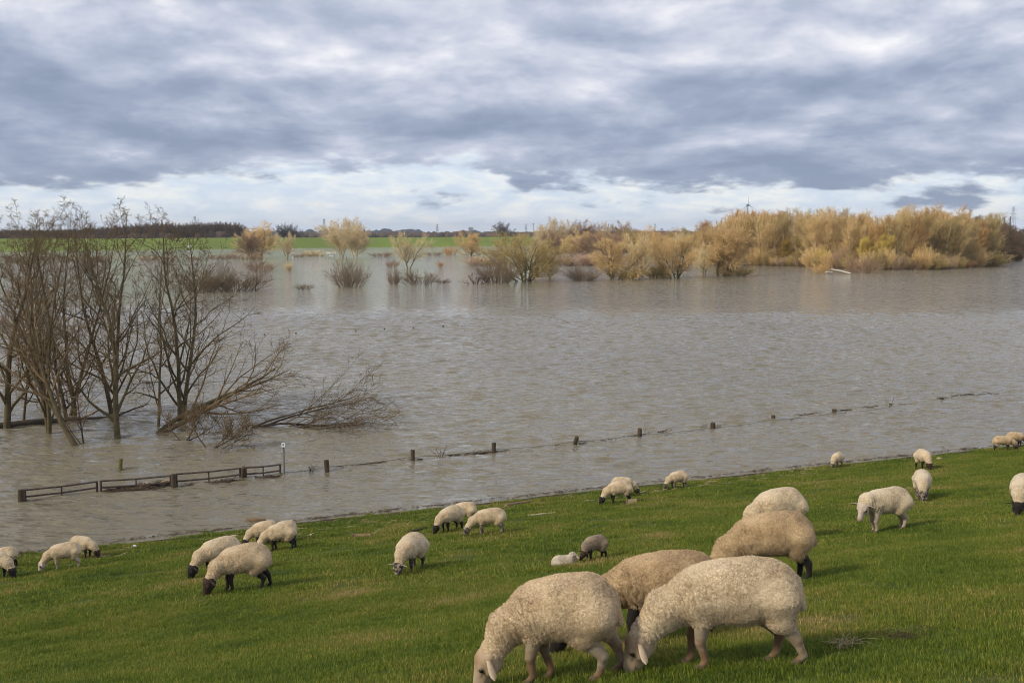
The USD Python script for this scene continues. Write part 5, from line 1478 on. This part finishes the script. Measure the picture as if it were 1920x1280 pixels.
def twigs_up(label, px, py, h, seed, n=5):
    rng = np.random.default_rng(seed)
    p = at_water(px, py)
    s = 1 / px_size(p)
    d = np.stack([rng.normal(0, 0.5, n), rng.normal(0, 0.3, n), np.ones(n)], 1)
    P0 = shoots(rng, np.tile([0.0, 0, -0.1], (n, 1)), d, rng.uniform(0.6, 1, n) * h * s + 0.1, np.full(n, 0.011), 5, 0.15, 0, 0.4)
    P1 = fork(rng, *P0, 3, 0.3, 1.0, 35, 0.5, 3, 0.15, 0, 0.7, 0.5)
    v, f = join([tubes(*P0, 3), tubes(*P1, 3)])
    solo('twig', (v + p, f), BARK['dark'], label, 'twig')


wire_mat = plain('fence_wire', (0.06, 0.05, 0.045), 0.6, 0.3, 5.0, metallic=0.3)
WP = [(535, 887), (613.5, 876), (774, 857), (926, 842), (1078, 827), (1199, 813), (1337, 799), (1450, 784), (1564, 771), (1670, 759)]
WN = ['between the signpost and the post beside it', 'left of the post beside floating twigs', 'right of the post beside floating twigs', 'left of the tilted post', 'right of the tilted post', 'left of the stubby brown post', 'right of the stubby brown post', 'left of the low stump in the reeds', 'left of the stump with the twig']
for k in range(len(WP) - 1):
    # the top wire of the drowned fence, a hand's breadth above the water
    p, q = at_water(*WP[k], 0.0), at_water(*WP[k + 1], 0.0)
    p, q = at_water(WP[k][0], WP[k][1] + 7, 0.0), at_water(WP[k + 1][0], WP[k + 1][1] + 7, 0.0)
    P = np.array([p + (q - p) * t + np.array([0, 0, 0.17 - 0.20 * t * (1 - t) - 0.010 * k]) for t in np.linspace(0, 1, 9)])[None]
    solo('fence_wire', tubes(P, np.full((1, 9), 0.007), 5), wire_mat, 'thin fence wire just above the water ' + WN[k], 'wire', True, 'wires of the drowned fence')
twigs_up('thin forked twig standing in the water between second and third post', 826, 859, 32, 1, 6)
twigs_up('dry stalks standing left of the post beside the signpost', 583, 886, 18, 2, 9)
twigs_up('thin twig standing up beside the fifth post', 1208, 813, 16, 3, 3)
twigs_up('thin twig on the last post stump', 1673, 758, 22, 4, 2)


def stick(label, a, b, r, material, cat='driftwood', name='driftwood', seed=0, bend=0.04, lift=0.0):
    rng = np.random.default_rng(seed)
    p, q = on_ground(*a), on_ground(*b)
    n = 7
    P = np.array([p + (q - p) * t for t in np.linspace(0, 1, n)]) + rng.normal(0, bend, (n, 3)) * [1, 1, 0]
    P[:, 2] = np.maximum(ground(P[:, 0], P[:, 1]), -0.02) + r * 0.8 + lift
    R = np.linspace(r, r * 0.65, n)[None] * rng.uniform(0.88, 1.1, (1, n))
    v, f = tubes(P[None], R, 8)
    c = len(v)
    v = np.vstack([v, P[0], P[-1]])
    f = np.vstack([f, [((k + 1) % 8, k, c) for k in range(8)], [(c - 8 + k, c - 8 + (k + 1) % 8, c + 1) for k in range(8)]])
    solo(name, (v, f), material, label, cat, 50)


drift_wood = plain('driftwood_brown', (0.20, 0.13, 0.075), 0.9, 0.4, 7.0, 0.006)
dark_wood = plain('driftwood_dark', (0.06, 0.04, 0.028), 0.9, 0.4, 7.0, 0.006)
pale_wood = plain('driftwood_pale', (0.52, 0.42, 0.27), 0.85, 0.25, 7.0)
stick('dark log at the water edge left of the sheep by the shore', (463, 985), (500, 981), 0.07, drift_wood, 'log', 'log', 1)
stick('brown log lying on the grass above the lone mottled faced sheep', (663, 1009), (697, 1006), 0.055, drift_wood, 'log', 'log', 2)
stick('dark branch lying on the grass just above the back of the lone sheep', (765, 1001), (797, 990), 0.035, dark_wood, seed=3)
stick('pale straight stick on the grass right of the mottled legged sheep', (990, 967), (1040, 962), 0.022, pale_wood, seed=4, bend=0.01)
stick('pale stick pointing to the water right of the overlapping pair', (1195, 926), (1222, 918), 0.022, pale_wood, seed=5, bend=0.01)
stick('long thin pale stick lying left of the overlapping pair', (1096, 940), (1130, 936), 0.018, pale_wood, seed=6, bend=0.01)
stick('dark beam at the waterline right of the three sheep by the shore', (948, 951), (1000, 941), 0.06, drift_wood, seed=7)
stick('thin pale stick right of the lone speckled sheep at mid shore', (1294, 915), (1312, 912), 0.02, pale_wood, seed=8)
stick('pale stick on the grass right of the brown log', (698, 1003), (712, 992), 0.014, pale_wood, seed=9)
stick('short pale stick left of the left group of sheep', (364, 1050), (378, 1049), 0.03, pale_wood, seed=10)
stick('thin stick behind the left group of sheep', (430, 1006), (446, 1004), 0.02, pale_wood, seed=11)
stick('dry stalk lying on the grass at the lower right of the largest ewe', (1572, 1218), (1600, 1212), 0.007, pale_wood, 'stalk', 'stalk', 12, 0.015)
# plank box and pale lumps among the flotsam
p = on_ground(1184, 944)
o = thing('wooden_crate', 'small weathered wooden crate piece behind the front black faced sheep', 'crate', p, 12)
for k in range(3):
    part(o, 'plank', box((-0.12, -0.08, 0.0 + 0.05 * k), (0.12, -0.065, 0.045 + 0.05 * k)), pale_wood)
for x in (-0.135, 0.122):
    part(o, 'plank', box((x, -0.08, 0), (x + 0.012, 0.08, 0.12)), drift_wood)


def lump(label, px, py, r, material, cat, name, seed):
    p = on_ground(px, py)
    m = trimesh.creation.icosphere(3, 1.0)
    v = np.array(m.vertices)
    v = v * (1 + 0.5 * (meshkit.fbm(v * 1.7 + seed, 3, seed) - 0.5))[:, None] * [r, r * 0.8, r * 0.5] + p + [0, 0, r * 0.3]
    solo(name, (v, np.array(m.faces)), material, label, cat, True)


lump('small white piece of litter on the grass at the left shore', 251, 1025, 0.07, white_paint, 'litter', 'litter', 1)
lump('tiny pale stone on the grass right of the left group of sheep', 582, 1003, 0.035, white_paint, 'stone', 'stone', 2)
lump('pale clod on the grass right of the brown headed sheep', 1761, 861, 0.09, pale_wood, 'clod', 'clod', 3)
lump('brown dropping beside the nose of the largest ewe', 1283, 1240, 0.03, plain('dung', (0.16, 0.085, 0.045), 0.9, 0.3, 20.0), 'dung', 'dropping', 4)

def heap(label, px, py, n, r, seed, material):
    rng = np.random.default_rng(seed)
    c = on_ground(px, py)
    a, q = rng.random(n) * 6.283, rng.normal(0, r, (n, 2))
    P0 = np.column_stack([c[:2] + q, np.zeros(n)])
    P0[:, 2] = ground(P0[:, 0], P0[:, 1]) + rng.uniform(0.01, 0.06, n)
    d = np.column_stack([np.cos(a), np.sin(a), rng.normal(0, 0.25, n)]) * rng.uniform(0.03, 0.09, n)[:, None]
    solo('dry_grass', tubes(np.stack([P0 - d, P0 + [0, 0, 0.015], P0 + d], 1), np.full((n, 3), 0.0016), 3), material, label, 'dry grass', kind='stuff')


heap('brownish dry grass patch right of the largest ewe', 1690, 1196, 70, 0.10, 2, reed_mat)
heap('pale dry stalks right of the largest ewe', 1590, 1216, 40, 0.06, 4, straw_mat)

# ---------------------------------------------------------------- short grazed grass
blade_mat = mat('grass_blades', {
    'g': ('geometry', {}), 'o': ('object_info', {}), 'n1': ('noise_texture', {'scale': 0.55, 'detail': 5.0, 'roughness': 0.62}), 'n2': ('noise_texture', {'scale': 9.0, 'detail': 4.0, 'roughness': 0.7}),
    'h': ('math', {'math_type': 'multiply_add', 'value2': 0.75, 'value3': -0.15}), 'a': ('math', {'math_type': 'multiply_add', 'value2': 0.5}), 'at': ('attribute', {'attribute': 'tint'}),
    'r': ('rgb_ramp', {'ramp': [(0.32, (0.074, 0.120, 0.010)), (0.46, (0.135, 0.184, 0.015)), (0.56, (0.200, 0.212, 0.032)), (0.68, (0.34, 0.27, 0.10))]}),
    'm': ('mix', {'mix_type': 'multiply', 'fac': 1.0}),
    'p': ('principled_bsdf', {'roughness': 0.55, 'specular_ior_level': 0.3}), 't': ('translucent_bsdf', {}), 'x': ('mix_closure', {'fac': 0.3})},
    [('g.position', 'n1.vector'), ('g.position', 'n2.vector'), ('n2.fac', 'a.value1'), ('n1.fac', 'h.value1'), ('h.value', 'a.value3'), ('a.value', 'r.fac'), ('r.color', 'm.color1'), ('at.color', 'm.color2'),
     ('m.color', 'p.base_color'), ('m.color', 't.color'), ('p.BSDF', 'x.closure1'), ('t.BSDF', 'x.closure2')], surface='x.closure')


def turf_patch(seed, n, size, hmin, hmax, w):
    rng = np.random.default_rng(seed)
    x, y = rng.uniform(-size / 2, size / 2, (2, n))
    cl = meshkit.fbm(np.stack([x * 9, y * 9, np.full(n, seed * 1.7)], 1), 2, seed)
    h = rng.uniform(hmin, hmax, n) * (0.45 + 1.1 * cl)
    az = rng.random(n) * 6.283
    lean = rng.uniform(0.2, 1.1, n) * h
    d = np.stack([np.cos(az), np.sin(az)], 1)
    sd = np.stack([-np.sin(az), np.cos(az)], 1) * (w * rng.uniform(0.6, 1.2, n))[:, None] / 2
    b = np.stack([x, y], 1)
    mid = b + d * (lean * 0.35)[:, None]
    tip = b + d * lean[:, None]
    V = np.zeros((n, 5, 3))
    V[:, 0, :2], V[:, 1, :2], V[:, 2, :2], V[:, 3, :2], V[:, 4, :2] = b - sd, b + sd, mid + sd * 0.8, mid - sd * 0.8, tip
    V[:, :2, 2] = -0.02
    V[:, 2:4, 2] = (h * 0.6)[:, None]
    V[:, 4, 2] = h * 0.95
    F = np.array([(0, 1, 2), (0, 2, 3), (3, 2, 4)])[None] + (np.arange(n) * 5)[:, None, None]
    dry = rng.random(n) < 0.13
    t = np.where(dry[:, None], np.array([2.3, 1.65, 2.4]), np.array([1.0, 1.0, 1.0]) * rng.uniform(0.6, 1.3, n)[:, None])
    return (V.reshape(-1, 3), F.reshape(-1, 3)), np.repeat(t, 5, 0)


pi = UsdGeom.PointInstancer.Define(stage, '/World/grass')
UsdGeom.Xform.Define(stage, '/World/grass/prototypes')
protos = []
for k in range(5):
    m, t = turf_patch(300 + k, 1150, 0.62, 0.018, 0.046, 0.0042)
    protos.append(part('/World/grass/prototypes', 'turf_patch', m, blade_mat, False, color=t).GetPath())
for k in range(3):
    m, t = turf_patch(320 + k, 800, 0.95, 0.022, 0.055, 0.0085)
    protos.append(part('/World/grass/prototypes', 'turf_patch', m, blade_mat, False, color=t).GetPath())
m, t = turf_patch(340, 420, 0.36, 0.06, 0.12, 0.0055)
protos.append(part('/World/grass/prototypes', 'tussock', m, blade_mat, False, color=t).GetPath())
pi.CreatePrototypesRel().SetTargets(protos)
rng = np.random.default_rng(17)
pos, idx, ang, scl = [], [], [], []


def scatter(n, y0, y1, kinds, spacing):
    gx, gy = np.meshgrid(np.arange(-26, 34, spacing), np.arange(y0, y1, spacing))
    p = np.stack([gx.ravel(), gy.ravel()], 1) + rng.uniform(-0.5, 0.5, (gx.size, 2)) * spacing
    d = p @ SHORE_N
    p = p[(d < SHORE_D - 0.12) & (d > -3)]
    z = ground(p[:, 0], p[:, 1])
    sx, sy = project(np.column_stack([p, z]))
    keep = (sx > -90) & (sx < 2010) & (sy < 1400)
    for (x, y), h in zip(p[keep], z[keep]):
        pos.append(Gf.Vec3f(float(x), float(y), float(h)))
        idx.append(int(rng.choice(kinds)))
        ang.append(float(rng.random() * 360))
        scl.append(float(rng.uniform(0.8, 1.2)))


scatter(0, 3.5, 15, [0, 1, 2, 3, 4], 0.36)
scatter(0, 15, 40, [5, 6, 7], 0.56)
for _ in range(260):
    x, y = rng.uniform(-16, 16), rng.uniform(4, 28)
    if abs(x) / y > 0.6:
        continue
    pos.append(Gf.Vec3f(float(x), float(y), float(ground(x, y))))
    idx.append(8); ang.append(float(rng.random() * 360)); scl.append(float(rng.uniform(0.45, 0.95)))
pi.CreateProtoIndicesAttr(Vt.IntArray(idx))
pi.CreatePositionsAttr(Vt.Vec3fArray(pos))
tilt_ = Gf.Rotation(Gf.Vec3d(0, 0, 1), Gf.Vec3d(*np.append(SHORE_N * 0.25, 1.0)))
pi.CreateOrientationsAttr(Vt.QuathArray([Gf.Quath((Gf.Rotation(Gf.Vec3d(0, 0, 1), a) * tilt_).GetQuat()) for a in ang]))
pi.CreateScalesAttr(Vt.Vec3fArray([Gf.Vec3f(s, s, s) for s in scl]))
tag(pi, 'short grazed grass covering the dike slope', 'grass', None, 'stuff')


# ---------------------------------------------------------------- thin air over the whole scene
hz = trimesh.creation.box([30000, 17000, 103.0])
hz.apply_translation([0, 4500, -3.0 + 103.0 / 2])
haze_mat = usdkit.material(stage, LOOKS + 'thin_haze', {'v': ('principled_volume', {'color': (0.86, 0.92, 1.0), 'density': 0.00011, 'anisotropy': 0.2})}, [], volume='v.volume')
tag(part('/World', 'haze', hz, haze_mat), 'thin pale haze over the far land', 'haze', None, 'stuff')
